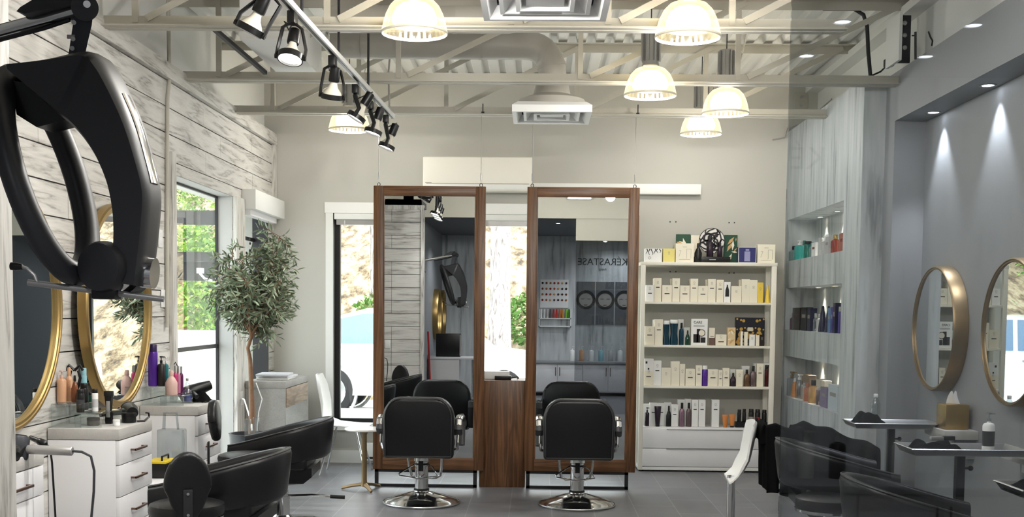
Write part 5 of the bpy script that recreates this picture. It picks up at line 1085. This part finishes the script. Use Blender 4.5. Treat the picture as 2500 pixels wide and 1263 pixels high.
nb([(134, 180, 712, 'pump', 'clear plastic', 'brass', 'clear pump bottle with gold top in the lowest niche'), (184, 222, 776, 'cone', org2, wht, 'bright orange tapered bottle in the lowest niche'), (226, 262, 742, 'pump', 'clear plastic', wht, 'clear pump bottle right of the orange one'), (266, 282, 840, 'can', kraft, slv, 'slim kraft tone can in the lowest niche'), (284, 304, 822, 'can', pgrey, slv, 'slim pale can with silver cap in the lowest niche'), (304, 346, 820, 'bottle', coral, coral, 'copper bottle in the lowest niche'), (350, 402, 795, 'bottle', goldb, blk, 'gold bottle with dark cap in the lowest niche'), (410, 438, 860, 'can', gunm, slv, 'pewter can with silver top in the lowest niche'), (442, 466, 856, 'can', lilac, slv, 'lilac can beside the lilac carton in the lowest niche'), (470, 533, 866, 'box', lilac, 'grey ink', 'lilac carton in the lowest niche'), (540, 640, 842, 'box', frost, 'grey ink', 'frosted pale box at right end of the lowest niche')], .2612, 720, NZ[2][0], .04, 'lowest')
nb([(262, 410, 745, 'box', kraft, 'grey ink', 'wide kraft carton standing behind in the lowest niche'), (415, 530, 795, 'box', 'carton', 'brass', 'cream and gold carton standing behind in the lowest niche')], .2612, 720, NZ[2][0], .13, 'lowest')
# niche downlights
def downlight(loc, r, energy, col_, label, group, spot=85, face='downlight face', size=.03):
    t = thing('recessed_downlight', label, 'downlight', loc, 0, group)
    B().lathe([(r*.72, .0), (r, -.0), (r, -.004), (r*.74, -.004)], n=28, caps=False).build('trim_ring', 'brushed steel', t)
    B().lathe([(.0001, -.001), (r*.72, -.001)], n=24, caps=False).build('lens', face, t)
    if energy: lamp('SPOT', (0, 0, -.012), energy, col_, size, (0, 0, 0), spot, .6, t, 'downlight_light')
    return t
M('warm lens', (255, 240, 210), .4, emit=(255, 238, 205), es=12)
for i, (za, zb) in enumerate(NZ):
    for j, y in enumerate((9.45, 10.05, 10.65)): downlight((XN+.20, y, zb-.0005), .035, 9.0, (1, .93, .76), '%s recessed warm light in the ceiling of the %s niche' % (['nearest', 'middle', 'farthest'][j], ['top', 'middle', 'lowest'][i]), 'niche lights', 70, 'warm lens', .02)
for j, y in enumerate((8.0, 7.05, 6.1)):
    downlight((2.645, y, 2.8495), .05, 36, (.88, .92, 1), ['recessed downlight over the far round mirror on the right', 'recessed downlight over the second round mirror on the right', 'recessed downlight beyond the right edge of the photo'][j], 'recess lights', 72)

# ================================================================== RIGHT WALL STATIONS (behind the smoked glass)
round_mirror(XR-.002, 7.83, 1.40, .415, -1, .095, .026, 'antique brass', 'deep-framed round brass mirror farther along the right wall', gd=.84)
round_mirror(XR-.002, 6.56, 1.40, .415, -1, .095, .026, 'antique brass', 'deep-framed round brass mirror cut by the right edge of the photo', gd=.84)
def floating(y0, y1, label):
    t = thing('floating_shelf', label, 'shelf', (2.61, (y0+y1)/2, .72))
    B().box(2.515, XR, y0, y1, .725, .78, .002).build('board', 'grey laminate', t, w=True); B().box(2.60, XR, y0+.05, y1-.05, .60, .725, .002).build('drawer_box', 'paint grey', t, w=True)
    B().box(2.585, 2.60, y0+.08, y1-.1, .66, .72, .004).build('outlet_strip', 'white plastic', t, w=True)
floating(7.2, 7.58, 'grey floating shelf with the gold tissue box below round mirror'); floating(5.95, 6.33, 'grey floating shelf at the right edge of the photo')
t = thing('tissue_box', 'gold cube tissue box on the floating shelf', 'tissue box', (2.615, 7.36, .781), .05)
B().box(-.075, .075, -.075, .075, 0, .155, .006).build('box', 'brass', t)
b = B(); b.surf(lambda u, v: Vector(((u-.5)*.09*(1-.5*v), .012*math.sin(6*u+3*v), .15+.075*v+.012*math.sin(9*u)*v)), 12, 6); b.build('tissue', 'carton white', t)
def tray_stand(px_l, px_r, py, z, yc, label, d=.30, pole=True):
    a, c_ = aY(px_l, py, yc), aY(px_r, py, yc); x0, x1 = a.x, c_.x; t = thing('tray_trolley', label, 'trolley', ((x0+x1)/2, yc, 0)); cx = (x0+x1)/2; w_ = (x1-x0)/2
    rg = []
    def rr(k, zz, kk): return [Vector((sx*(w_*1-k), sy*(d/2-k)*1, zz)) for sx, sy in ((-1, -1), (-.97, -1.0), (.97, -1.0), (1, -1), (1, 1), (.97, 1), (-.97, 1), (-1, 1))]
    B().ring([rr(.0, z+.003, 0), rr(-.004, z, 0), rr(.004, z-.004, 0), rr(.02, z-.03, 0), rr(.022, z-.033, 0), rr(.028, z-.03, 0), rr(.012, z-.002, 0), rr(.008, z+.003, 0), rr(.0, z+.003, 0)], caps=False).build('tray_rim', 'brushed steel', t)
    B().box(-w_+.02, w_-.02, -d/2+.02, d/2-.02, z-.034, z-.028).build('tray_floor', 'brushed steel', t)
    B().box(-.022, .022, -.02, .02, .06, z-.036, .003).build('pole', 'dark steel', t); b = B(); b.cyl((.022, 0, z-.11), (.05, 0, z-.11), .006, n=8); b.sphere((.056, 0, z-.11), .014, 8); b.build('height_knob', 'black plastic', t)
    for sx, sy in ((1, 1), (1, -1), (-1, 1), (-1, -1)):
        l = B().tube([(0, 0, .07), (.2*sx, .16*sy, .06)], [(.016, .014), (.012, .01)], 8).build('leg', 'dark steel', t); B().cyl((.2*sx-.01, .16*sy, .028), (.2*sx+.01, .16*sy, .028), .028, n=14).build('castor', 'rubber', l)
    return t
tray_stand(2070, 2282, 1036, .80, 7.55, 'steel tray trolley holding folded black cloth and clear water bottle'); tray_stand(2205, 2484, 1096, .822, 5.98, 'steel tray trolley holding a black pouch and white pump bottle'); tray_stand(2462, 2740, 1160, .79, 4.85, 'steel tray trolley cut off by the right edge of the photo')
def cloth_pile(c, sx, sy, h, label, name='folded_cloth', seed=0, mat='black cloth'):
    b = B(); c = Vector(c)
    def f(u, v):
        e = max(0, math.sin(PI*u)*math.sin(PI*v))**.35; return c+Vector(((u-.5)*sx, (v-.5)*sy, h*e*(.7+.9*noise.noise(Vector((u*3.5, v*3.5, seed))))+.001))
    b.surf(f, 22, 22); return tag(b.build(name, mat, recalc=False), label, name.split('_')[-1])
p = aY(2120, 1035, 7.5); cloth_pile((p.x, 7.52, .773), .2, .18, .1, 'folded black cloth lying on the farther steel tray', seed=2)
p = aY(2138, 1020, 7.5); t = bottle('water', (aY(2137, 1010, 7.62).x, 7.62, .774), .032, .20, 'clear plastic', 'white plastic', 'clear water bottle standing behind the black cloth on the tray')
p = aY(2265, 1035, 7.5); tag(B().tube([(p.x-.06, 7.44, .784), (p.x, 7.43, .784), (p.x+.06, 7.40, .782)], [(.005, .01), (.009, .014), (.004, .02)], 8).build('tint_brush', blk), 'black brush lying at the right end of the farther steel tray', 'brush')
p = aY(2285, 1095, 5.94); cloth_pile((p.x-.0, 5.95, .795), .24, .2, .07, 'padded black pouch on the nearer steel tray', 'padded_pouch', 5)
t = thing('hair_trimmer', 'silver and black trimmer lying on the padded pouch', 'trimmer', (p.x+.02, 5.90, .862), .2); B().box(-.07, 0, -.012, .012, 0, .02, .004).build('body', slv, t); B().box(0, .06, -.014, .014, 0, .022, .004).build('head', blk, t)
pb = aY(2412, 1100, 5.95); t = bottle('pump', (pb.x, 5.95, .795), .03, aY(2412, 1008, 5.95).z-.795, 'carton white', 'clear plastic', 'white pump bottle with dark label on the nearer steel tray', band=col('label charcoal', (58, 58, 60)))
p = aY(2490, 1150, 4.85); cloth_pile((p.x+.06, 4.85, .762), .2, .18, .06, 'black cloth on the tray at the right edge', seed=8)
# white swivel chair with capes, and capes hanging over
c = (1.16, 7.6, 0); t = thing('swivel_chair', 'white shell chair with chrome star base under black capes at the glass edge', 'chair', c, PI-.08)
prof = [(-.09, .415), (-.11, .418), (-.14, .43), (-.18, .47), (-.22, .55), (-.245, .66), (-.26, .76), (-.262, .80)]; rg = []
for i, (x_, z_) in enumerate(prof):
    w_ = [.21, .22, .225, .225, .225, .22, .215, .2][i]; fwd = [0, 0, .0, .02, .03, .04, .04, .035][i]; lf_ = [0, .01, .03, .04, .02, 0, -.01, -.02][i]
    r_ = [Vector((x_+fwd*s_*s_, w_*s_, z_+lf_*s_*s_)) for s_ in (-1, -.75, -.4, 0, .4, .75, 1)]; rg.append(r_+[q+Vector((-.012 if i > 2 else 0, 0, -.012)) for q in r_[::-1]])
B().ring(rg).build('shell', 'white shell', t, ang=60); B().cyl((-.12, 0, .09), (-.12, 0, .43), .028, n=18).build('post', 'chrome', t)
for k in range(4):
    a = PI/4*1.3+PI/2*k; B().tube([(-.12, 0, .11), (-.12+.15*math.cos(a), .15*math.sin(a), .085), (-.12+.3*math.cos(a), .3*math.sin(a), .02)], [(.022, .02), (.02, .016), (.016, .012)], 8).build('star_leg', 'chrome', t)
def drape(pts_top, drop, label, out, seed, n=36):
    """cape hung over an edge: front fall, over the top, short back fall"""
    P = [Vector(p) for p in pts_top]; b = B()
    def f(u, v):
        s_ = u*(len(P)-1); k = min(int(s_), len(P)-2); base = P[k].lerp(P[k+1], s_-k); o = Vector(out)
        wv = .018*math.sin(u*34+seed+3*v)+.02*noise.noise(Vector((u*7, v*3, seed)))
        if v < .72: q = v/.72; return base+o*(.035+.02*q+wv*(.4+.6*q)*.9)+Vector((0, 0, -drop*(1-(1-q))+.012*math.sin(u*17+seed)))
        q = (v-.72)/.28; return base+o*(.035-.10*q+.5*wv)+Vector((0, 0, .01*math.sin(PI*q)-drop*.35*q*q+.012*math.sin(u*17+seed)))
    def g(u, v): return f(u, (1-v)*.72 if v < .5 else .72+(v-.5)*.56) if False else f(u, .72*(1-v/.6) if v < .6 else .72+.28*(v-.6)/.4)
    # order: front hem -> top -> back hem
    b.surf(lambda u, v: (lambda q: f(u, q))( (.72-.72*(v/.6)) if v < .6 else .72+.28*(v-.6)/.4) if False else hem(P, u, v, drop, Vector(out), seed), n, 22)
    return tag(b.build('salon_cape', 'black cloth', recalc=False, ang=80), label, 'cape')
def hem(P, u, v, drop, o, seed):
    s_ = u*(len(P)-1); k = min(int(s_), len(P)-2); base = P[k].lerp(P[k+1], s_-k); wv = .016*math.sin(u*30+seed)+.02*noise.noise(Vector((u*6, v*3, seed)))
    if v < .55: q = 1-v/.55; d = drop*q*(1+.1*noise.noise(Vector((u*4, 0, seed)))); return base+o*(.04+.03*q+wv*(.3+q))-Vector((0, 0, d))
    q = (v-.55)/.45; return base+o*(.04*math.cos(PI*q)+.4*wv)+Vector((0, 0, .018*math.sin(PI*q)-drop*.45*max(0, q-.4)+.01*math.sin(u*19+seed)))
cx, cy = c[0], c[1]
drape([(1.46, 7.8, .77), (1.45, 7.6, .79), (1.43, 7.36, .785), (1.52, 7.34, .775), (1.66, 7.36, .76)], .42, 'black cape hanging over the white shell chair back', (.3, -.95, 0), 1)
drape([(1.62, 7.46, .775), (1.7, 7.45, .785), (1.8, 7.43, .77), (1.9, 7.42, .735), (2.05, 7.40, .68), (2.17, 7.40, .64)], .26, 'rumpled black capes heaped behind the farther smoked-glass tub chair', (0, -1, 0), 4)
# steel column end plate, brackets, conduits up right
t = thing('steel_plate', 'bolted grey steel end plate high on the right wall', 'steel plate', (2.56, 8.1, 3.2)); pA, pB = aY(2190, 150, 8.1), aY(2224, 38, 8.1)
B().box(pA.x, pB.x, 8.09, 8.11, 3.195, pB.z, .002).build('plate', 'dark steel', t, w=True); B().box(pA.x-.02, pA.x, 8.0, 8.3, 3.195, pB.z).build('web', 'paint white', t, w=True)
for y in (57, 87, 117): p = aY(2208, y, 8.09); B().lathe([(.016, 0), (.016, .01), (.008, .014), (0, .014)], p, 10, (0, -1, 0)).build('bolt', 'brushed steel', t, w=True)
tag(B().tube([aY(2010, 22, 8.6), aY(2085, 22, 8.5), aY(2108, 36, 8.5), aY(2117, 65, 8.5), aY(2120, 130, 8.5), aY(2125, 185, 8.5)], .014, 10).build('conduit_pipe', 'dark steel'), 'curved grey conduit dropping to the middle joist behind smoked glass', 'pipe')
tag(B().tube([aY(2125, 186, 8.48), aY(2150, 175, 8.48), aY(2165, 160, 8.4), aY(2182, 152, 8.35), aY(2200, 148, 8.3)], .006, 8).build('black_cable', blk), 'thin black cable along the top of the right wall', 'cable')
t = thing('junction_box', 'small dark junction box at the end of the middle joist', 'junction box', aY(2170, 152, 8.4)); B().box(-.03, .03, -.03, .03, -.03, .02, .003).build('box', 'dark steel', t); B().cyl((0, 0, .02), (0, 0, .05), .012, n=10).build('gland', blk, t)
t = thing('wall_hook', 'black clamp hook sticking out of the upper right wall', 'hook', aY(2235, 100, 7.8)); p = t.location; q = B(); q.cyl(aY(2235, 78, 7.8), aY(2235, 145, 7.8), .008, n=8); q.cyl(aY(2226, 87, 7.8), aY(2236, 87, 7.8), .004, n=6); q.build('rod', 'dark steel', t, w=True)
tag(B().tube([aX(x_, y_, 2.617) for x_, y_ in ((2267, 78), (2272, 92), (2277, 100), (2275, 112))], .006, 6).build('cable_stub', blk), 'short black cable stub on the upper right wall', 'cable')
p = aY(1956, 258, YB-.008); t = thing('steel_plate', 'perforated grey steel plate above the niche panel', 'steel plate', p); B().box(-.06, .06, 0, .012, -.12, .12, .002).build('plate', 'steel paint', t)
for dz_ in (-.1, 0, .1): B().cyl((0, -.01, dz_*.8), (0, .002, dz_*.8), .014, n=10).build('bolt', 'brushed steel', t)
tag(B().tube([(2.2, 11.19, 3.12), (2.31, 11.18, 3.14), (2.33, 11.15, 3.23), (2.45, 10.9, 3.24), (2.6, 10.6, 3.4)], .007, 8).build('white_cable', slv), 'grey cable climbing from the back corner above the niche panel', 'cable')
tag(B().cyl(aY(1822, 271, 11.17), aY(1925, 274, 11.17), .008, n=8).build('thin_pipe', 'steel paint'), 'thin pipe high in the right corner of the back wall', 'pipe')
# ================================================================== OUTSIDE
def litter():
    m, N, L, p = nt('leaf litter'); tc = N.new('ShaderNodeTexCoord'); mp = N.new('ShaderNodeMapping'); mp.inputs['Scale'].default_value = (1, .45, .45); L.new(tc.outputs['Object'], mp.inputs[0])
    n = N.new('ShaderNodeTexNoise'); n.inputs['Scale'].default_value = 3.2; n.inputs['Detail'].default_value = 9; n.inputs['Roughness'].default_value = .72; L.new(mp.outputs[0], n.inputs['Vector'])
    r = ramp(N, [(.36, (62, 52, 40)), (.45, (120, 102, 78)), (.53, (168, 150, 120)), (.6, (180, 166, 138)), (.68, (96, 112, 58))]); L.new(n.outputs['Fac'], r.inputs[0]); L.new(r.outputs[0], p.inputs['Base Color']); p.inputs['Roughness'].default_value = .95
M('lawn', (120, 146, 82), .95, var=.35, scale=3); litter(); M('concrete out', (206, 204, 198), .9, var=.05)
M('car white', (238, 240, 242), .2, coat=.6, var=.0); M('tyre', (30, 30, 32), .8); M('alloy', (170, 172, 176), .3, .8); wood('bark grey', [(.2, (70, 64, 60)), (.36, (140, 132, 128)), (.5, (176, 168, 164)), (.8, (190, 184, 180))], (6, 6, 1.0), 4, .95, 1.)
struct('ground', B().box(-45, 40, 11.4, 24, -.5, -.22).box(-45, -3.05, -6, 11.4, -.5, -.22), 'concrete out')
b = B(); b.surf(lambda u, v: Vector((-45+90*u, 21.6+26*v, -.25+10*v+.35*noise.noise(Vector((u*30, v*12, 1)))*min(1, v*8))), 60, 24)
o = b.build('hillside', 'leaf litter', recalc=False, origin=False); o['kind'] = 'structure'
b = B(); b.surf(lambda u, v: Vector((-14-16*u, 2+32*v, -.24+2.2*u)), 8, 16)
o = b.build('lawn_bank', 'lawn', recalc=False, origin=False); o['kind'] = 'structure'
def bush(loc, r, h, n, label, mats, name='bush', lw=.16, trunk=True):
    t = thing(name, label, 'tree' if trunk else 'bush', loc); rr = random.Random(label); b = B()
    for i in range(n):
        a = rr.uniform(0, 2*PI); ph = math.acos(rr.uniform(-1, 1)); k = rr.uniform(.55, 1)**.5*(1+.25*noise.noise(Vector((math.cos(a)*2, math.sin(a)*2, ph*2))))
        p = Vector((r*k*math.sin(ph)*math.cos(a), r*k*math.sin(ph)*math.sin(a), h*.55+h*.45*k*math.cos(ph)))
        d = Vector((rr.uniform(-1, 1), rr.uniform(-1, 1), rr.uniform(-.6, .8))).normalized(); e = d.orthogonal().normalized(); e = Matrix.Rotation(rr.uniform(0, 6), 3, d) @ e; s_ = lw*rr.uniform(.6, 1.3)
        b.m = 0 if rr.random() < .6 else 1; b.quad(p-d*s_, p+e*s_*.45, p+d*s_, p-e*s_*.45)
    b.build('foliage', mats, t, recalc=False)
    if trunk:
        B().tube([(0, 0, -.3), (.05, 0, h*.3), (0, .05, h*.7)], [.12, .09, .04], 8).build('trunk', 'bark', t)
g1 = col('spring green', (140, 176, 66), .7, var=.3, scale=4); g2 = col('leaf green', (84, 126, 52), .7, var=.3, scale=4); g3 = col('dull green', (124, 136, 84), .8, var=.3); g4 = col('tan leaves', (186, 158, 116), .8, var=.3)
for i, (x, y, r, h, l) in enumerate(((-6.3, 20.5, 1.2, 3.3, 'bright green bushy tree seen through the tall plank window'), (-6.6, 23.6, 1.1, 3.0, 'bright green bush right behind the plank column'), (-9.8, 24.5, 1.6, 4.8, 'tall green tree behind the bushy one on the left'), (-8.0, 29, 1.7, 5.2, 'green tree farthest behind the corner window'))): bush((x, y, -.25), r, h, 9000, l, [g1, g2], 'leafy_tree', .055)
for i, (x, y, r, h, l) in enumerate(((-2.9, 23.6, .8, 1.3, 'low green shrub on slope behind the parked white car'), (-.2, 23.8, .5, 1.2, 'low green shrub on the slope right of the pine trunk'), (.9, 24.2, .6, 1.3, 'tan and green shrub on slope at right of the pine trunk'))): bush((x, y, .6), r, h, 1100, l, [g1, g4] if i == 2 else [g2, g3], 'shrub', .07, False)
tag(B().box(-14, -4.3, 17.0, 17.3, -.5, 1.14, .02).build('retaining_wall', 'concrete out'), 'low pale retaining wall outside in front of the green trees', 'wall')
def trunk(x, y, r, h, label):
    t = thing('tree_trunk', label, 'tree', (x, y, -.25)); b = B()
    b.ring([[(r*(1.25-.3*min(1, z_/2)-.02*z_)*(1+.12*noise.noise(Vector((math.cos(2*PI*i/28)*3, math.sin(2*PI*i/28)*3, z_*.6))))*math.cos(2*PI*i/28), r*(1.25-.3*min(1, z_/2)-.02*z_)*(1+.12*noise.noise(Vector((math.cos(2*PI*i/28)*3, math.sin(2*PI*i/28)*3, z_*.6))))*math.sin(2*PI*i/28), z_) for i in range(28)] for z_ in [h*k/24 for k in range(25)]])
    b.build('trunk', 'bark grey', t); rr = random.Random(label)
    for k in range(4):
        a = rr.uniform(0, 2*PI); z0 = rr.uniform(4.5, h*.8); B().tube([(r*.5*math.cos(a), r*.5*math.sin(a), z0), (.6*math.cos(a), .6*math.sin(a), z0+.3), (1.2*math.cos(a), 1.1*math.sin(a), z0+.2)], [.05, .03, .012], 6).build('branch', 'bark grey', t)
trunk(-.67, 20.9, .2, 7, 'thick grey tree trunk seen between the two hanging mirrors')
for x, y, r, l in ((-3.5, 25, .11, 'slim grey trunk on the slope in the left half of the back window'), (-3.2, 30, .10, 'slimmer trunk higher on the slope left of the left mirror'), (.35, 28, .07, 'thin dark sapling right of the thick grey trunk'), (-10.5, 33, .14, 'grey trunk behind the green bushes at left')): trunk(x, y, r, 8, l)
def car(loc, rz, label):
    t = thing('parked_car', label, 'car', loc, rz); t.scale = (1, 1, 1.13)
    # side profile: x along the car, z up
    lower = [(-2.2, .35), (-2.25, .55), (-2.2, .82), (-1.5, .95), (1.0, .98), (1.9, .88), (2.2, .70), (2.22, .45), (2.15, .28), (-2.1, .28)]
    def hull(name, pts, y0, y1, mat, tp=.0, ns=5):
        rg = []
        for k in range(ns):
            f = -1+2*k/(ns-1); s_ = 1-.04*abs(f)**3; rg.append([Vector((x, f*(y1-(z-.3)*tp), .28+(z-.28)*(s_ if z > .5 else 1))) for x, z in pts])
        return B().ring(rg).build(name, mat, t, ang=50)
    hull('body', lower, -.9, .9, 'car white', .05); top = [(-1.95, .93), (-1.5, 1.36), (-.9, 1.5), (.1, 1.5), (.55, 1.4), (1.15, .97)]
    hull('roof', top, -.74, .80, 'car white', .14)
    for s in (-1, 1):
        yy = lambda z: s*(.80-(z-.3)*.14+.012)
        for w_ in ([(-1.62, 1.0), (-1.4, 1.32), (-.9, 1.42), (-.42, 1.43), (-.42, 1.0)], [(-.34, 1.0), (-.34, 1.43), (.1, 1.42), (.45, 1.33), (.92, 1.0)]):
            B().ring([[Vector((x, yy(z), z)) for x, z in w_], [Vector((x, yy(z)-.01*s, z)) for x, z in w_]]).build('side_window', 'car window', t)
        for x in (-1.35, 1.35):
            w = B().lathe([(0, .0), (.2, .0), (.31, .02), (.33, .05), (.33, .16), (.31, .2), (0, .2)], (x, s*.93, .33), 28, (0, -s, 0)).build('wheel', 'tyre', t); B().lathe([(0, -.012), (.06, -.012), (.2, -.004), (.22, .01)], (x, s*.93, .33), 24, (0, -s, 0)).build('hubcap', 'alloy', w)
            B().lathe([(.35, .02), (.39, .01), (.40, .03), (.36, .04)], (x, s*.92, .33), 32, (0, -s, 0), caps=False).build('wheel_arch', 'alloy', t)
        for x in (-.5, .8): B().box(x-.09, x+.09, s*.91-.01, s*.91+.01, .85, .875, .004).build('door_handle', 'alloy', t)
    return t
car((-1.86, 19.2, -.2), 0, 'white car parked outside the back window'); car((3.6, 18.6, -.2), PI, 'second white car parked farther right behind the back window'); 
tag(B().box(-2.3, .6, 13.0, 13.5, -.25, .33, .02).build('concrete_curb', 'concrete out'), 'pale concrete curb block just outside the back window', 'curb')
# dark canopy beams outside the tall plank window
for i, (y, z0, z1, l) in enumerate(((11.9, 2.33, 2.47, 'highest dark canopy beam outside the plank window'), (12.6, 1.98, 2.06, 'middle dark canopy beam outside the plank window'), (13.0, 1.78, 2.10, 'lowest and widest dark canopy beam outside the plank window'))):
    tag(B().box(-7.0, -2.98, y, y+.12, z0, z1).build('canopy_beam', 'dark steel'), l, 'beam')
t = thing('canopy_lamp', 'small bright lamp under the dark canopy outside', 'lamp', (-3.75, 12.94, 1.86)); B().box(-.03, .03, -.03, .062, 0, .06).build('mount', 'white plastic', t); B().tube([(0, 0, 0), (.06, -.02, -.06), (.14, -.02, -.08)], .014, 8).build('arm', 'white plastic', t)

# ================================================================== BEHIND THE CAMERA (seen in the mirrors)
for j, (x, y) in enumerate(((1.35, -.15), (1.95, -.2), (1.35, -.85), (1.95, -.85), (-.9, .9), (.3, 1.7), (1.6, 1.7))):
    downlight((x, y, 2.7995), .05, 26 if j not in (4,) else 60, (.95, .97, 1), ['recessed ceiling light behind the viewer, front inner', 'recessed ceiling light behind the viewer, front outer', 'recessed ceiling light behind the viewer, rear inner', 'recessed ceiling light behind the viewer, rear outer', 'recessed ceiling light above the hood dryer', 'unseen fill light added in the ceiling above the smoked glass end', 'unseen fill light added in the ceiling above the smoked glass middle'][j], 'rear ceiling lights', 140)  # the two above the smoked glass are added, unseen fill
# sign, seen reversed in the right hanging mirror
t = thing('wall_sign', 'dark KÉRASTASE PARIS lettering reflected in the right hanging mirror', 'sign', (1.05, -1.4, 2.15))
pz = 1.5+(757-640)*21.1/2850
text('lettering', 'KÉRASTASE', .175, (.1, .004, pz-2.22), (PI/2, 0, PI), 'ink', t, .002); text('small_lettering', 'PARIS', .055, (.1, .004, pz-2.22-.1), (PI/2, 0, PI), 'ink', t, .002)
# posters of faces (plain photographic stand-ins)
for i, (x0, x1) in enumerate(((.70, 1.02), (1.04, 1.36), (1.38, 1.70))):
    t = thing('wall_poster', 'grey portrait poster on the rear wall, %s of three' % ['inner', 'middle', 'outer'][i], 'poster', ((x0+x1)/2, -1.39, 1.05)); B().box(x0, x1, -1.4, -1.385, 1.24, 2.0).build('sheet', col('poster grey', (96, 98, 102), .4), t, w=True)
    c = Vector(((x0+x1)/2, -1.384, 1.66)); b = B(); b.lathe([(.0001, 0), (.13, 0)], c, 28, (0, 1, 0), caps=False); b.build('face', col('poster skin', (150, 146, 142), .4), t, w=True); b = B()
    for s in (-1, 1): b.box(c.x+s*.055-.03, c.x+s*.055+.03, -1.383, -1.382, 1.69, 1.70)
    b.box(c.x-.03, c.x+.03, -1.383, -1.382, 1.58, 1.595); b.lathe([(.12, .001), (.17, .001)], c+Vector((0, 0, .02)), 28, (0, 1, 0), caps=False); b.build('features', 'ink', t, w=True)
t = thing('rear_counter', 'long pale counter with white doors along the rear wall', 'counter', (.9, -1.15, 0)); B().box(-.1, 2.6, -1.395, -.85, .56, .6, .003).build('worktop', 'paint grey', t, w=True); B().box(-.08, 2.58, -1.39, -.9, .06, .56).build('carcass', 'cabinet white', t, w=True)
for k in range(6):
    d = B().box(-.07+.44*k, .36+.44*k, -.9, -.88, .08, .55, .002).build('door', 'cabinet white', t, w=True); B().cyl((.33+.44*k if k % 2 == 0 else -.04+.44*k, -.86, .35), (.33+.44*k if k % 2 == 0 else -.04+.44*k, -.86, .5), .006, n=8).build('handle', 'bronze', d, w=True)
cols = ['carton white', peach, 'carton white', lblue, pgrey, 'carton white', 'black plastic', pgrey, 'carton white']
for k in range(9): bottle('pump', (.62+.17*k, -1.15, .6), .045, .26, cols[k], 'white plastic', ['white', 'peach', 'white', 'pale blue', 'pale grey', 'white', 'black', 'pale grey', 'white'][k]+' pump bottle on the rear counter, '+['first', 'second', 'third', 'fourth', 'fifth', 'sixth', 'seventh', 'eighth', 'ninth'][k]+' from the inner end', 'pump bottles on the rear counter')
t = thing('swatch_board', 'white hair colour swatch board on the rear wall', 'swatch board', (.28, -1.39, 1.53)); B().box(.05, .55, -1.4, -1.385, 1.53, 2.03).build('board', 'carton white', t, w=True)
hairc = [(60, 40, 34), (120, 66, 40), (170, 110, 70), (150, 40, 36), (190, 90, 60), (206, 170, 120), (80, 60, 60)]
for r_ in range(4):
    for k in range(7): B().lathe([(0, 0), (.02, .004), (.0, .012)], (.09+.07*k, -1.385, 1.97-.1*r_), 10, (0, 1, 0)).build('hair_swatch', col('swatch %d' % ((k+r_) % 7), hairc[(k+r_) % 7], .5), t, w=True)
t = thing('tube_rack', 'white rack of coloured tubes below the swatch board', 'rack', (.28, -1.35, 1.19)); B().box(.03, .6, -1.4, -1.32, 1.19, 1.21).box(.03, .6, -1.4, -1.32, 1.33, 1.35).box(.03, .045, -1.4, -1.32, 1.19, 1.51).box(.585, .6, -1.4, -1.32, 1.19, 1.51).build('rack', 'carton white', t, w=True)
tcs = [(230, 230, 230), (225, 225, 225), (200, 190, 180), (90, 90, 90), (190, 50, 60), (200, 60, 50), (210, 120, 50), (220, 150, 60), (130, 190, 70), (110, 170, 60)]
for k in range(10): B().cyl((.07+.055*k, -1.36, 1.351), (.07+.055*k, -1.36, 1.51), .018, n=12).build('colour_tube', col('tube %d' % k, tcs[k], .35), t, w=True)
t = thing('laptop_case', 'black case standing on the small tray at the left rear', 'case', (-1.35, 1.2, .75)); B().box(-.22, .16, -.1, .1, .0, .36, .01).build('case', blk, t); B().box(.15, .17, -.1, .1, .02, .34).build('edge', 'silver plastic', t)
t = thing('service_table', 'small white service table at the left rear', 'table', (-1.3, 1.2, 0)); B().box(-.38, .4, -.22, .22, .715, .748, .003).build('top', 'cabinet white', t); B().box(-.36, .1, -.2, .2, 0, .715).build('cabinet', 'cabinet white', t); B().cyl((.3, 0, 0), (.3, 0, .715), .02, n=12).build('leg', 'chrome', t)
for j, y in enumerate((.1, -.88)): round_mirror(-1.70, y, 1.4, .42, 1, .09, .03, 'brass', ['round brass mirror on the rear left wall, nearer the dryer', 'round brass mirror on the rear left wall, farther back'][j])
t = thing('emergency_light', 'bright white emergency light high on the bulkhead, seen in right mirror', 'emergency light', (.58, 2.68, 3.1)); B().box(-.18, .18, -.02, .06, -.04, .05, .01).build('casing', 'white plastic', t); B().box(-.16, .16, .055, .064, -.03, .04, .004).build('lens', 'warm lens', t)
outl = aY(0, 0, 3.43); t = thing('outlet_plate', 'white outlet on the cross-plank partition, seen in left mirror', 'outlet', (-2.05, 3.426, 1.0)); B().box(-.035, .035, 0, .006, -.055, .055, .002).build('plate', 'white plastic', t)
t = thing('broom', 'red-handled broom leaning in the left rear corner, seen in left mirror', 'broom', (-1.6, 1.75, 0)); B().tube([(0, 0, .08), (-.05, .02, 1.15)], .014, 10).build('handle', col('broom red', (190, 36, 40), .4), t); B().box(-.04, .04, -.14, .14, 0, .09, .01).build('brush_head', blk, t)
